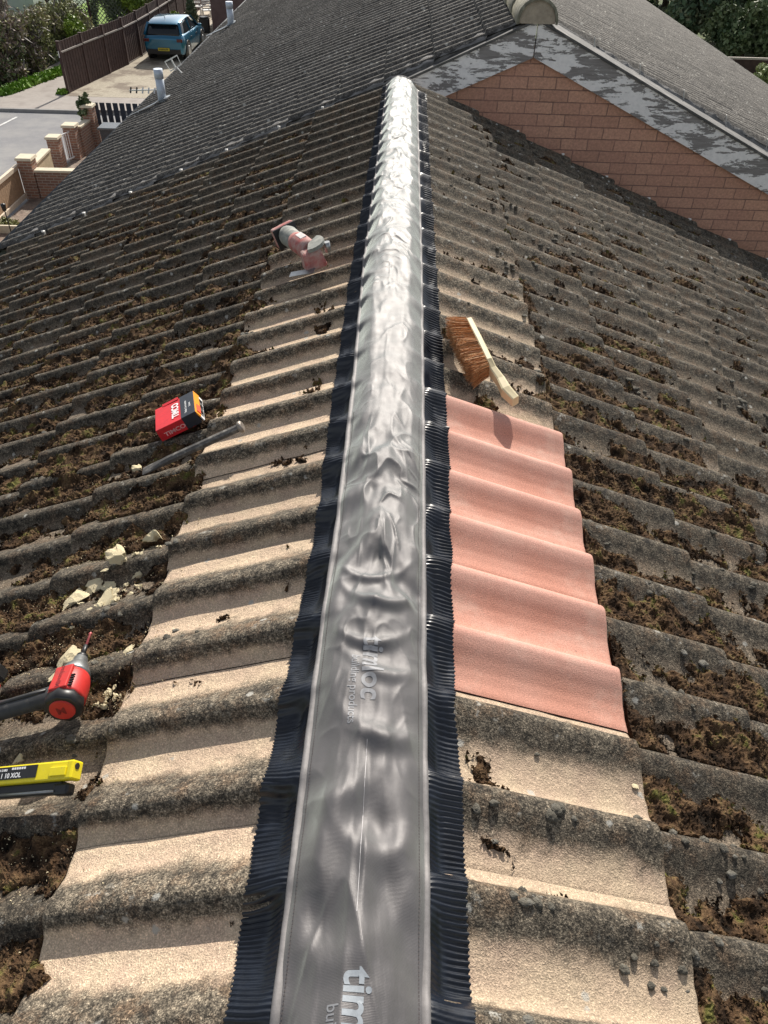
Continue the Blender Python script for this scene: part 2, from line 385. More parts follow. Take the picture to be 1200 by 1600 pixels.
# ============================================================ RIDGE COVER
YE = 4.70
def mem_l(Y): return np.interp(Y, [.2, .55, .83, 1.15, 1.63, 2.4, 3.38, 4.43], [-.088, -.085, -.082, -.074, -.071, -.078, -.068, -.058])
def mem_r(Y): return np.interp(Y, [.2, .55, .83, 1.16, 1.64, 2.41, 3.39, 4.45], [.090, .093, .094, .098, .103, .108, .108, .110])
def edge_z(side, x, Y, fk=1.):
    fo = (.18+.42*sstep(1.0, 2.6, Y))*fk
    s = np.abs(x); crest = surf(side, s, Y)+AMP*(1-prof(phase(side, Y)))
    return crest-AMP*(1-prof(phase(side, Y)+.04))*fo+.006+(fbm(Y*14, Y*0+side*3, 5, 2)-.5)*.006
def ridged(x, y, seed): return 1-np.abs(2*vnoise(x, y, seed)-1)
def mem_z(X, Y):
    xl = mem_l(Y); xr = mem_r(Y); u = 2*(X-xl)/(xr-xl)-1
    zs = edge_z(-1, xl, Y, .12)*(1-u)/2+edge_z(1, xr, Y, .12)*(1+u)/2
    ze = edge_z(-1, xl, Y)*(1-u)/2+edge_z(1, xr, Y)*(1+u)/2
    kk = sstep(.55, 1., np.abs(u)); ze = zs*(1-kk)+ze*kk
    a = np.clip(1-np.abs(u)**(2.2+1.0*sstep(1.2, 2.2, Y)), 0, 1)
    z = ze+a*(.036+.004*np.sin(Y*3.1)+.004*(fbm(Y*5, Y*0, 77, 2)-.5)*.6)
    env = np.clip(1-np.abs(u)**5, 0, 1)
    Yb = Y-.045*(u-.1)**2
    wx = (fbm(X*14, Y*6, 41, 2)-.5)*.6; wy = (fbm(X*14, Y*6, 43, 2)-.5)*.6
    mid = np.exp(-((Y-1.16)/.34)**2); far = sstep(1.6, 2.6, Y); nearf = 1-sstep(.55, .95, Y)
    Yc_ = Y+.075*np.abs(u-.08)**1.3*(1-nearf)-.03*(u-.1)**2*nearf
    m1 = sstep(.38, .62, fbm(u*1.1+5, Y*8, 91, 2)); m2 = sstep(.40, .6, fbm(u*1.3, Y*11+4, 93, 2)); m3 = sstep(.42, .58, fbm(u*1.6+9, Y*13, 95, 2))
    d = (vnoise(u*1.3+wx*.8, Yc_*13+wy*1.5, 3)-.5)*(.020*mid+.004+.004*far)
    d += (vnoise(u*1.9+wx*.8+7, Y*19+np.abs(u)*1.6, 27)-.5)*(.011*mid+.002+.0035*far)
    d += m1*(ridged(u*1.5+wx*1.6+3, Yc_*13-u*1.0+wy*3, 8)**3.2-.25)*(.0062*mid+.0012+.0034*far)
    d += m2*(ridged(u*1.9+wx*2.4+1.4, Yc_*21+u*1.3+wy*4, 13)**3.4-.22)*(.0046*mid+.0010+.0026*far)
    d += m3*(ridged(u*3.2+wx*2+wy*2, Yc_*9+u*.8, 15)**3-.2)*(.0030*mid+.0008+.0020*far)
    d += (vnoise(X*48+wx*3, Y*16+wy*2, 18)-.5)*(.0022*mid+.0022*far+.0006)
    d += (fbm(u*2, Yb*4, 21, 3)-.5)*.010*(1-.5*far)
    # the big slack folds of the nearest metre: three hanging swags
    for y0, c0, wd, am in ((.625, .35, .018, .013), (.46, .30, .024, .013), (.33, -.25, .028, .011), (.74, .3, .014, .010), (.80, .0, .012, .009), (.885, .15, .012, .011), (.95, -.1, .010, .008), (.53, -.5, .02, .007)):
        dy = Y-(y0+.075*((u-c0)/1.)**2); d += am*np.exp(-(dy/wd)**2)*np.exp(-((u-c0)/.62)**2)-.45*am*np.exp(-((dy-.05)/.035)**2)*np.exp(-((u-c0)/.6)**2)
    d += .0088*(1-sstep(.50, .66, Y))*np.sin(2*math.pi*(np.abs(u-.08)*.85+(Y-.27)*3.0+.35*(vnoise(u*1.2, Y*7, 19)-.5)))
    d += .0060*nearf*(vnoise(u*2.0+Y*4, Y*12, 23)-.5)*2+.0035*nearf*(ridged(u*1.3-Y*5, Y*4+u*1.2, 29)**4-.15)
    # long crease printed in by the folding line
    d += .0016*np.exp(-np.abs(u+.12)/.05)*nearf-.0013*sstep(-.12, .0, u)*nearf
    # gathers along both hems
    g = np.exp(-((1-np.abs(u))/.16)**2)
    d += g*.0024*np.sin(Y*2*math.pi/.052+3*fbm(Y*7, Y*0+np.sign(u)*3, 6, 2)+u*2)*(.35+far)
    return z+d*env
ridge = empty('ridge_cover', (0, 2.4, -.05), 'long silver grey fabric ridge cover with black pleated edges along the roof ridge', 'ridge cover')
RI = Matrix.Translation((0, -2.4, .05))
def rinv(o, p=ridge):
    o.parent = p; o.matrix_parent_inverse = RI if p is ridge else Matrix.Identity(4); return o
Yv = np.arange(.16, YE, .0030); Uu = np.linspace(-1, 1, 84)
UU_, YY_ = np.meshgrid(Uu, Yv, indexing='ij'); XX_ = mem_l(YY_)+(UU_+1)/2*(mem_r(YY_)-mem_l(YY_))
ZZ_ = mem_z(XX_, YY_)
MEM = rinv(np_mesh('membrane', np.stack([XX_, YY_, ZZ_], -1).reshape(-1, 3), grid_faces(len(Uu), len(Yv)), M_MEM))
# folded fabric lip at the far end
b = MB(); xs = np.linspace(mem_l(YE), mem_r(YE), 30)
b.tube([(x, YE-.002, float(mem_z(np.array(x), np.array(YE-.004)))) for x in xs], .004, 6); rinv(b.build('end_fold', M_HEM), ridge)
for side in (-1, 1):
    ys = np.arange(.16, YE, .006); ex = (mem_l if side < 0 else mem_r)(ys); ez = edge_z(side, ex, ys)
    # hem: a flat folded band with a raised cord
    pr_ = [(-.0085, .0022), (-.006, .0040), (-.002, .0050), (.0012, .0048), (.0034, .0022), (.004, -.001)]
    V = []
    for (dx, dz) in pr_:
        V.append(np.stack([ex+side*dx+(fbm(ys*20, ys*0+side, 4, 2)-.5)*.002, ys, ez+dz+(.0045 if dx < -.005 else 0)*0], -1))
    V = np.stack(V, 0).reshape(-1, 3); fc = grid_faces(len(pr_), len(ys)); fc = fc if side > 0 else fc[:, ::-1]
    hem = rinv(np_mesh('hem', V, fc, M_HEM))
    st = MB(); y = .2
    while y < 1.5:
        x = float((mem_l if side < 0 else mem_r)(y))-side*.0105; z = float(mem_z(np.array(x), np.array(y)))+.0004
        st.box((x, y, z), (.0010, .0028, .0008)); y += .0046
    o = st.build('stitching', M_THREAD, MEM); 
    # pleated flashing
    ys = np.arange(.16, YE-.02, .00145); q = np.linspace(0, 1, 10)
    outw = (np.interp(ys, [.28, .56, .69, .85, 1.19, 1.68, 2.48, 3.49, 4.59], [.146, .147, .139, .131, .118, .121, .117, .100, .078]) if side < 0 else
            np.interp(ys, [.28, .56, .74, 1.02, 1.43, 1.8, 2.5, 3.5, 4.6], [.148, .149, .146, .151, .161, .163, .160, .158, .162]))
    outw = outw+(fbm(ys*18, ys*0+side, 61, 2)-.5)*.006+.0045*(.5-prof(phase(side, ys)+.1))
    ins = np.abs((mem_l if side < 0 else mem_r)(ys))-.006
    Q, Y2 = np.meshgrid(q, ys, indexing='ij'); S2 = ins[None]+(outw-ins)[None]*Q
    zt = surf(side, S2, Y2)+.0055+(.0065*sstep(.74, .79, Y2)*(1-sstep(1.66, 1.71, Y2)) if side > 0 else 0)
    # follows each roll
    outw = outw
    z0 = edge_z(side, ex[0] if False else (mem_l if side < 0 else mem_r)(Y2), Y2)-.001
    w = sstep(0, .45, Q); z = z0*(1-w)+zt*w
    yw = Y2+.003*(fbm(Y2*25, Q*1.5, 71, 2)-.5)*2+Q*.006*np.sin(Y2*21+side)
    pl = np.sin(yw*2*math.pi/.0074+1.5*(fbm(Y2*12, Q*2, 72, 2)-.5))
    pl = np.sign(pl)*np.abs(pl)**.7
    amp_ = .0013*(.6+.5*Q)*(.55+.9*fbm(Y2*9, Q*2, 73, 2)); smash = sstep(.55, .7, fbm(Y2*11, Q*3+side, 75, 2))
    z = z+pl*amp_*(1-.75*smash)+(fbm(Y2*30, S2*40, 74, 2)-.5)*.003
    X2 = side*(S2+.0012*pl*(Q > .9))
    fc = grid_faces(len(q), len(ys)); fc = fc[:, ::-1] if side < 0 else fc
    rinv(np_mesh('flashing_strip', np.stack([X2, Y2, z], -1).reshape(-1, 3), fc, M_FLASH))
def text_mesh(txt, size, offs=0.):
    cu = bpy.data.curves.new('t', 'FONT'); cu.body = txt; cu.size = size; cu.offset = offs; cu.resolution_u = 5
    o = bpy.data.objects.new('t', cu); COL.objects.link(o); dg = bpy.context.evaluated_depsgraph_get(); dg.update()
    me = bpy.data.meshes.new_from_object(o.evaluated_get(dg)); bpy.data.objects.remove(o); bpy.data.curves.remove(cu)
    return me
def text_on(name, txt, size, offs, fmap, mat, parent, cut=.004):
    me = text_mesh(txt, size, offs); bm = bmesh.new(); bm.from_mesh(me)
    xs = [v.co.x for v in bm.verts]; ys = [v.co.y for v in bm.verts]
    if cut:
        for ax, (lo, hi) in ((0, (min(xs), max(xs))), (1, (min(ys), max(ys)))):
            p = lo+cut
            while p < hi:
                co = Vector((p, 0, 0)) if ax == 0 else Vector((0, p, 0)); no = Vector((1, 0, 0)) if ax == 0 else Vector((0, 1, 0))
                bmesh.ops.bisect_plane(bm, geom=bm.verts[:]+bm.edges[:]+bm.faces[:], plane_co=co, plane_no=no); p += cut
    for v in bm.verts: v.co = Vector(fmap(v.co.x, v.co.y))
    bm.to_mesh(me); bm.free(); return link(name, me, mat, parent)
def on_mem(x0, y0, lift=.0006):
    def f(tx, ty):
        X = x0+ty; Y = y0-tx; return (X, Y, float(mem_z(np.array(X), np.array(Y)))+lift)
    return f
for y0, sz in ((.318, .0475), (.812, .0475)):
    text_on('lettering', 'timloc', sz, .0011, on_mem(-.006, y0), M_PRINT if y0 < .5 else M_PRINT3, MEM)
    text_on('lettering', 'building products', .0185, .0002, on_mem(-.024, y0-.035), M_PRINT3, MEM, .006)
b = MB()
for ya in np.arange(.38, .62, .012):
    p = [(.004+.01*(yy-.38), yy, float(mem_z(np.array(.004+.01*(yy-.38)), np.array(yy)))+.0005) for yy in (ya, ya+.0121)]
    if not (.63 < ya < .80): b.bar(p[0], p[1], .0007, .0004)
b.build('printed_line', M_PRINT2, MEM)

# ============================================================ FAR HOUSE
RX, RZ, T2 = .765, .262, .44
far = empty('house', (2.5, 12, -5.6), 'neighbouring house with red brick gable, peeling white bargeboards and dark tiled roof', 'house')
FI = Matrix.Translation((-2.5, -12, 5.6))
def fin(o, p=far):
    o.parent = p; o.matrix_parent_inverse = FI if p is far else Matrix.Identity(4); return o
W2 = .125; T2S = {-1: .42, 1: .44}
prof_far = lambda Y: Y/W2
for side in (-1, 1):
    if side < 0:
        tails = [.27+.29*i for i in range(12)]; ys = list(np.arange(5.04, 22, .25)); phf = lambda Y: -(Y-5.0)/W2
    else:
        tails = [.13+.30*i for i in range(24)]; ys = list(np.arange(5.30, 33, .25)); phf = lambda Y: (Y-5.0)/W2
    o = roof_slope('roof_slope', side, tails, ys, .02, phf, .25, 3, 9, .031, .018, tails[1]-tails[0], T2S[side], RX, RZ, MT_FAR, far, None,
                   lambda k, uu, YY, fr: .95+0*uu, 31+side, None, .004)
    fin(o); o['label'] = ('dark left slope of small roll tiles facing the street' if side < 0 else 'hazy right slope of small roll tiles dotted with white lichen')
    if side < 0: FSL = o
    else: FSR = o
    EX = tails[-1]
    zt = RZ-T2S[side]*EX
    fin(MB().tube([(RX+side*(EX+.015), 5.1, zt-.075), (RX+side*(EX+.015), 22 if side < 0 else 33, zt-.07)], .055, 10).build('gutter', simple('grey gutter', (.05, .055, .06), .5), far))
    fin(MB().box((RX+side*(EX-.02), 13.4 if side < 0 else 19, zt-.12), (.025, 16.6 if side < 0 else 27.8, .17)).build('fascia', simple('dark fascia', (.06, .06, .06), .6), far))
def brick_mat():
    m, nt, b = new_mat('red brick wall'); co = objco(nt)
    sp = N(nt, 'ShaderNodeSeparateXYZ'); nt.links.new(co, sp.inputs[0]); cb = N(nt, 'ShaderNodeCombineXYZ')
    sx = math_(nt, 'ADD', sp.outputs[0], sp.outputs[1])
    dj = math_(nt, 'MULTIPLY', math_(nt, 'SUBTRACT', noise(nt, 18, 3, .6, co), .5), .012)
    nt.links.new(math_(nt, 'ADD', sx, dj), cb.inputs[0]); nt.links.new(math_(nt, 'ADD', math_(nt, 'ADD', sp.outputs[2], math_(nt, 'MULTIPLY', dj, .35)), math_(nt, 'MULTIPLY', sp.outputs[0], .0)), cb.inputs[1])
    br = N(nt, 'ShaderNodeTexBrick', i_Scale=1.); br.offset = .5; br.squash = 1.
    for k_, v in (('Brick Width', .163), ('Row Height', .0655), ('Mortar Size', .0032), ('Mortar Smooth', .3), ('Bias', -.1)): br.inputs[k_].default_value = v
    br.inputs['Color1'].default_value = (.62, .345, .24, 1); br.inputs['Color2'].default_value = (.50, .27, .19, 1); br.inputs['Mortar'].default_value = (.27, .16, .125, 1)
    nt.links.new(cb.outputs[0], br.inputs[0])
    c = mixc(nt, ramp(nt, noise(nt, 5, 4, .6, co), [(.4, 0.), (.7, .6)]), br.outputs[0], (.52, .27, .20))
    c = mixc(nt, .55, c, ramp(nt, noise(nt, 70, 3, .7, co), [(.3, .6), (.7, 1.35)]), 'MULTIPLY')
    c = mixc(nt, ramp(nt, noise(nt, 28, 5, .75, co), [(.69, 0.), (.74, .5)]), c, (.5, .42, .38))
    nt.links.new(c, b.inputs['Base Color']); b.inputs['Roughness'].default_value = .9
    bump(nt, b, math_(nt, 'ADD', math_(nt, 'MULTIPLY', math_(nt, 'SUBTRACT', 1., br.outputs[1]), 1.), math_(nt, 'MULTIPLY', noise(nt, 60, 3, .6, co), .5)), .8, .006)
    return m
M_BRICK = brick_mat()
def peel_mat():
    m, nt, b = new_mat('peeling white paint on grey timber'); co = objco(nt)
    mp = N(nt, 'ShaderNodeMapping'); nt.links.new(co, mp.inputs[0]); mp.inputs['Rotation'].default_value = (0, R(24), 0); mp.inputs['Scale'].default_value = (.35, 1, 1.2)
    g = N(nt, 'ShaderNodeMapping'); nt.links.new(co, g.inputs[0]); g.inputs['Rotation'].default_value = (0, R(24), 0); g.inputs['Scale'].default_value = (.06, 1, 1)
    grain = noise(nt, 130, 4, .65, g.outputs[0])
    wood = ramp(nt, grain, [(.3, (.17, .155, .15)), (.7, (.34, .32, .315))])
    n = noise(nt, 13, 8, .72, mp.outputs[0], .4)
    n = math_(nt, 'ADD', n, math_(nt, 'MULTIPLY', math_(nt, 'SUBTRACT', grain, .5), .16))
    f = ramp(nt, n, [(.475, 0.), (.492, 1.)])
    c = mixc(nt, f, wood, mixc(nt, ramp(nt, noise(nt, 40, 4, .6, co), [(.4, 0.), (.7, .7)]), (.92, .89, .88), (.74, .72, .72)))
    nt.links.new(c, b.inputs['Base Color']); b.inputs['Roughness'].default_value = .7
    bump(nt, b, math_(nt, 'ADD', f, math_(nt, 'MULTIPLY', grain, .6)), .6, .003); return m
M_PEEL = peel_mat()
M_SLATE = simple('grey undercloak board', (.085, .084, .083), .8, 0, .3, 12, .5, 60, .003, dirt=(.2, .19, .18))
SLP = {-1: .44, 1: .4545}; YB = 5.0
def vz(side, d): return .21-SLP[side]*d
for side in (-1, 1):
    L_ = 3.3 if side < 0 else 7.0
    p = [(RX, YB, .21), (RX+side*L_, YB, vz(side, L_)), (RX+side*L_, YB, vz(side, L_)-.16), (RX, YB, .035)]
    p[0] = (RX+side*.003, YB, .21); p[3] = (RX+side*.003, YB, .035)
    fin(MB().prism(p, (0, .025, 0)).build('bargeboard', M_PEEL, far))
    # grey board and capping that close the verge behind the bargeboard
    q = [(RX+side*.004, YB-.012, .226), (RX+side*L_, YB-.012, vz(side, L_)+.016), (RX+side*L_, YB-.012, vz(side, L_)+.002), (RX+side*.004, YB-.012, .212)]
    fin(MB().prism(q, (0, .40 if side > 0 else .12, 0)).build('undercloak', M_SLATE, far))
    yv = 5.06 if side < 0 else 5.315
    ds = np.linspace(0, L_, 150); top = RZ-T2S[side]*ds-.022-.012*np.abs(np.sin(ds*31)); bot = .205-SLP[side]*ds
    front = yv-.012+.03*(fbm(ds*9, ds*0, 4, 3)-.5)
    V = np.concatenate([np.stack([RX+side*ds, front-.03*(side > 0), bot], -1), np.stack([RX+side*ds, front, top], -1), np.stack([RX+side*ds, front+.2, top], -1)])
    fin(np_mesh('verge_mortar', V, grid_faces(3, 150), simple('crumbled verge mortar', (.17, .165, .16), .95, 0, .5, 18, .9, 40, .01), far))
    # tile ends stand over the board
    for k, tl in enumerate(([] if side < 0 else [.13+.30*i for i in range(14)])):
        yv = 5.05 if side < 0 else 5.30
        d0 = tl-.045; z0 = RZ-T2S[side]*d0
        fin(MB().bar((RX+side*d0, yv-.012, z0+.006), (RX+side*(d0+.012), yv-.02, z0-.07), .007, .004).build('verge_clip', simple('zinc clip', (.45, .45, .46), .4, .6), far), FSL if side < 0 else FSR)
b = MB(); b.prism([(-2.3, 5.03, -5.6), (7.3, 5.03, -5.6), (7.3, 5.03, -2.75), (RX, 5.03, .10), (-2.3, 5.03, -1.25)], (0, .25, 0)); fin(b.build('gable_wall', M_BRICK, far))
fin(MB().box((-2.2, 13.5, -3.48), (.2, 16.4, 4.2)).build('wall', M_BRICK, far)); fin(MB().box((7.2, 19, -4.2), (.2, 27.4, 2.75)).build('wall', M_BRICK, far))
# brick corbel step below the right bargeboard
# half-round ridge tiles
M_RIDGE = simple('weathered ridge tile', (.17, .16, .12), .9, 0, .3, 25, .8, 200, .003, dirt=(.33, .32, .25), dscale=22)
M_MORT = simple('pale ridge mortar', (.40, .34, .27), .95, 0, .2, 30, .8, 120, .004)
for i in range(24):
    y0 = 4.97+i*.335; r0, r1 = .113, .108; n = 14; V = []; Fc = []
    for (yy, r) in ((y0, r0-.014), (y0, r0), (y0+.015, r0+.002), (y0+.345, r1), (y0+.345, r1-.014)):
        for k in range(n+1):
            a = math.pi*(k/n)*1.08-.04*math.pi; V.append((RX-.008+r*math.cos(a), yy, RZ-.048+r*math.sin(a)+(.004 if i % 2 else 0)))
    o = np_mesh('ridge_tile', V, grid_faces(5, n+1), M_RIDGE, None, True); fin(o, far)
V = [(RX-.008, 4.985, RZ-.06)]+[(RX-.008+.1*math.cos(a), 4.985, RZ-.05+.1*math.sin(a)) for a in np.linspace(-.1, math.pi+.1, 16)]
b = MB(); b.prism(V, (0, .06, 0)); fin(b.build('ridge_mortar', M_MORT, far))
# flue pipes standing in the left slope
M_ZINC = simple('pale zinc pipe', (.50, .56, .64), .5, .25, .12, 20)
M_LEAD = simple('lead flashing', (.22, .25, .28), .6, .3, .2, 15)
for (x, y, z, h_, rr) in ((-2.322, 8.303, -1.034, .275, .040), (-2.407, 12.617, -1.07, .27, .045)):
    o = fin(MB().tube([(x, y, z-.03), (x, y, z+h_*.72)], rr, 20).build('flue_pipe', M_ZINC, far))
    c = MB().tube([(x, y, z+h_*.70), (x, y, z+h_)], rr*1.08, 20)
    c = fin(c.build('flue_cap', M_ZINC, far), o)
    xs = np.linspace(-.02, .42, 14); wv = np.linspace(-.5, .5, 11); A, B_ = np.meshgrid(xs, wv, indexing='ij')
    XX = x+.05-A; wd = .13-.08*np.clip(A/.42, 0, 1); YYY = y+B_*wd; zz = RZ-.42*(RX-XX)+.006+.004*np.cos(YYY*2*math.pi/W2)+.035*np.exp(-((A-.05)**2+(B_*wd)**2)/.003)
    fin(np_mesh('lead_skirt', np.stack([XX, YYY, zz], -1).reshape(-1, 3), grid_faces(14, 11), M_LEAD), o)

# ============================================================ MOSS, LICHEN CUSHIONS AND GRIT
def moss_mat():
    m, nt, b = new_mat('dry brown and olive moss'); co = objco(nt)
    at = N(nt, 'ShaderNodeAttribute', attribute_name='wear'); sep = N(nt, 'ShaderNodeSeparateColor'); nt.links.new(at.outputs['Color'], sep.inputs[0])
    n1 = math_(nt, 'ADD', noise(nt, 20, 3, .6, co), math_(nt, 'MULTIPLY', math_(nt, 'SUBTRACT', sep.outputs[0], .5), .30))
    c = ramp(nt, n1, [(.28, (.012, .008, .005)), (.40, (.040, .024, .014)), (.50, (.085, .050, .027)), (.60, (.15, .095, .05)), (.70, (.10, .10, .025)), (.80, (.21, .18, .07)), (.9, (.3, .25, .15))])
    c = mixc(nt, .8, c, ramp(nt, noise(nt, 330, 2, .7, co), [(.3, .35), (.55, 1.), (.75, 2.1)]), 'MULTIPLY')
    nt.links.new(c, b.inputs['Base Color']); b.inputs['Roughness'].default_value = .95; b.inputs['Specular IOR Level'].default_value = .15
    bump(nt, b, noise(nt, 260, 3, .7, co), 1., .004); return m
M_MOSS = moss_mat()
M_CUSH = simple('grey green moss cushion', (.12, .11, .088), .95, 0, .45, 60, 1., 420, .003, dirt=(.19, .185, .165), dscale=30)
def moss_mask(side, s, Y):
    e = E0[side]; k = np.maximum(0, np.floor((s-e)/G)+1); frac = (s-(e+(k-1)*G))/G
    h = prof(phase(side, Y))
    n = fbm(s*7+side*13, Y*7, 51, 4)*.68+fbm(s*26, Y*26, 57, 3)*.32
    near_ = 1-sstep(1.6, 4.2, Y)
    if side < 0:
        lvl = .55*(k >= 1)+.02*(k == 0)
        lvl = lvl-.07*sstep(2.6, 4.5, Y)-.10*(k >= 6)
        thr = np.where(k == 0, .675+.03*(h > .4)-.13*np.exp(-((frac-.97)/.06)**2), .415+.09*sstep(2, 4, Y)-.13*np.exp(-(frac/.12)**2))
    else:
        thr = np.where(k == 0, .64, .51-.13*near_*(k <= 2)+.03*(k > 4)-.10*np.exp(-(frac/.10)**2))
    if side < 0: n = n-.5*np.exp(-(((s-.60)/.17)**2+((Y-.70)/.09)**2)**2)
    return n-thr-np.where(k == 0, .28, .40)*np.clip(h-.12, 0, 1)
for side in (-1, 1):
    Vs = []; Fs = []; As = []; off = 0
    smax = 2.4 if side < 0 else 2.6
    for (s0, s1, y0, y1, st) in ((.16, smax, .20, 1.7, .0034), (.16, smax, 1.7, 3.1, .0068), (.16, smax, 3.1, 4.66, .0105)):
        ss = np.arange(s0, s1, st); ys = np.arange(y0, y1, st); A, B_ = np.meshgrid(ss, ys, indexing='ij')
        mk = moss_mask(side, A, B_)
        if side > 0: mk = np.where((B_ > .77) & (B_ < 1.70) & (A < .475), -1, mk)
        body = np.clip(mk*6, 0, 1)
        lum = fbm(A*55, B_*55, 61, 3); rgh = RNG.random(A.shape)
        hgt = -.009+.009*sstep(-.012, .012, mk)+body**.6*(.003+.019*lum**1.3+.0035*rgh)+.009*np.clip(mk*2.2, 0, 1)
        Z = surf(side, A, B_)+hgt
        jit = st*.35
        V = np.stack([side*(A+(RNG.random(A.shape)-.5)*jit), B_+(RNG.random(A.shape)-.5)*jit, Z], -1).reshape(-1, 3)
        fc = grid_faces(len(ss), len(ys)); keep = (mk > -.012).ravel()[fc].any(1); fc = fc[keep]
        idx = np.unique(fc); remap = -np.ones(len(V), int); remap[idx] = np.arange(len(idx))
        Vs.append(V[idx]); Fs.append(remap[fc]+off); As.append(np.stack([lum.ravel()[idx], rgh.ravel()[idx], idx*0, idx*0+1], -1)); off += len(idx)
    Vall = np.concatenate(Vs); 
    # crumbs and tufts standing out of the carpet
    n = 70000 if side < 0 else 60000
    s_ = RNG.uniform(.16, smax, n*3); y_ = .2+4.4*RNG.random(n*3)**1.7; mk = moss_mask(side, s_, y_)
    if side > 0: mk = np.where((y_ > .77) & (y_ < 1.70) & (s_ < .475), -1, mk)
    ok = mk > -.02; s_, y_, mk = s_[ok][:n], y_[ok][:n], mk[ok][:n]; n = len(s_)
    sz = RNG.uniform(.0010, .0036, n)*(1+.3*y_)
    zc = surf(side, s_, y_)+.004+.014*np.clip(mk*6, 0, 1)*fbm(s_*55, y_*55, 61, 3)+.008*np.clip(mk*2.2, 0, 1)
    base = np.array([[1, 0, -.3], [-.5, .87, -.3], [-.5, -.87, -.3], [0, 0, 1.1]])
    rr = RNG.normal(0, .45, (n, 4, 3))+base[None]
    C_ = np.stack([side*s_, y_, zc], -1); Vt = (C_[:, None]+rr*sz[:, None, None]).reshape(-1, 3)
    tri = np.array([[0, 1, 3, 3], [1, 2, 3, 3], [2, 0, 3, 3]])[:, :3]
    Ft = (np.arange(n)[:, None, None]*4+tri[None]).reshape(-1, 3)
    cr = RNG.random(n).repeat(4); At = np.stack([cr, cr, cr*0, cr*0+1], -1)
    q = np.concatenate(Fs); t3 = np.concatenate([q[:, [0, 1, 2]], q[:, [0, 2, 3]]]); 
    if side < 0: t3 = t3[:, ::-1]
    o = np_mesh('moss', np.concatenate([Vall, Vt]), np.concatenate([t3, Ft+len(Vall)]), M_MOSS, None, False, np.concatenate([np.concatenate(As), At]))
    tag(o, 'brown and olive moss filling the channels of the left slope' if side < 0 else 'brown crumbly moss in the channels of the right slope', 'moss', None, 'stuff')
# round moss cushions
def ico(sub, seed, amp=.25):
    bm = bmesh.new(); bmesh.ops.create_icosphere(bm, subdivisions=sub, radius=1)
    rg = np.random.default_rng(seed); P = np.array([v.co for v in bm.verts]); d = rg.normal(0, 1, (6, 3)); ph = rg.random(6)*6
    k = 1+amp*np.mean([np.sin(P@(d[i]*2.2)+ph[i]) for i in range(6)], 0)*1.6
    P = P*k[:, None]; Fq = np.array([[v.index for v in f.verts] for f in bm.faces]); bm.free(); return P, Fq
icos = []
for i in range(5):
    P, Fq = ico(3, i, .3); P = P*(1+.5*(vnoise(P[:, 0]*3+i*7, P[:, 1]*3+P[:, 2]*2, i)-.5)+.22*(np.random.default_rng(i).random(len(P))-.5))[:, None]; icos.append((P, Fq))
for side in (-1, 1):
    Vs = []; Fs = []; off = 0; cnt = 0
    ncl = 380 if side > 0 else 110
    for i in range(ncl):
        s0 = RNG.uniform(.2, 2.6 if side > 0 else 2.3); y0 = .25+4.3*RNG.random()**1.6
        hh = float(prof(phase(side, y0)))
        if hh < .25 and RNG.random() < .6: continue
        if side > 0 and .7 < y0 < 1.75 and s0 < .5: continue
        if side < 0 and s0 < .42 and RNG.random() < .7: continue
        for j in range(RNG.integers(1, 6)):
            s_ = s0+RNG.normal(0, .022); y_ = y0+RNG.normal(0, .016)
            if side > 0 and .74 < y_ < 1.72 and s_ < .485: continue
            r = RNG.uniform(.0025, .0075); P, Fq = icos[RNG.integers(5)]
            z = float(surf(side, s_, y_)); Vs.append(P*np.array([r*1.15, r, r*.62])*RNG.uniform(.8, 1.25, 3)+np.array([side*s_, y_, z+r*.12])); Fs.append(Fq+off); off += len(P)
    o = np_mesh('moss', np.concatenate(Vs), np.concatenate(Fs), M_CUSH, None, True)
    tag(o, 'small round grey moss cushions dotting the rolls of the right slope' if side > 0 else 'small round grey moss cushions on the rolls of the left slope', 'moss', None, 'stuff')
# sandy grit and mortar dust in the worked area of the left slope
n = 6000; s_ = RNG.normal(.62, .13, n); y_ = RNG.normal(.95, .32, n); ok = (s_ > .3) & (y_ > .22) & (s_ < 1.1) & (prof(phase(-1, y_)) < .75); s_, y_ = s_[ok], y_[ok]; n = len(s_)
sz = RNG.uniform(.0006, .0018, n); base = np.array([[1, 0, -.3], [-.5, .87, -.3], [-.5, -.87, -.3], [0, 0, .9]])
rr = RNG.normal(0, .3, (n, 4, 3))+base[None]; zc = surf(-1, s_, y_)+np.clip(moss_mask(-1, s_, y_)*6, 0, 1)*.016+.001
Vt = (np.stack([-s_, y_, zc], -1)[:, None]+rr*sz[:, None, None]).reshape(-1, 3)
Ft = (np.arange(n)[:, None, None]*4+np.array([[0, 1, 3], [1, 2, 3], [2, 0, 3], [2, 1, 0]])[None]).reshape(-1, 3)
M_SAND = simple('cream lime mortar', (.74, .64, .42), .95, 0, .15, 90, .8, 300, .002, dirt=(.52, .44, .30), dscale=30, dlo=.58, dhi=.75)
tag(np_mesh('grit', Vt, Ft, M_SAND, None, False), 'pale sandy mortar grit scattered over the moss by the power tool', 'grit', None, 'stuff')

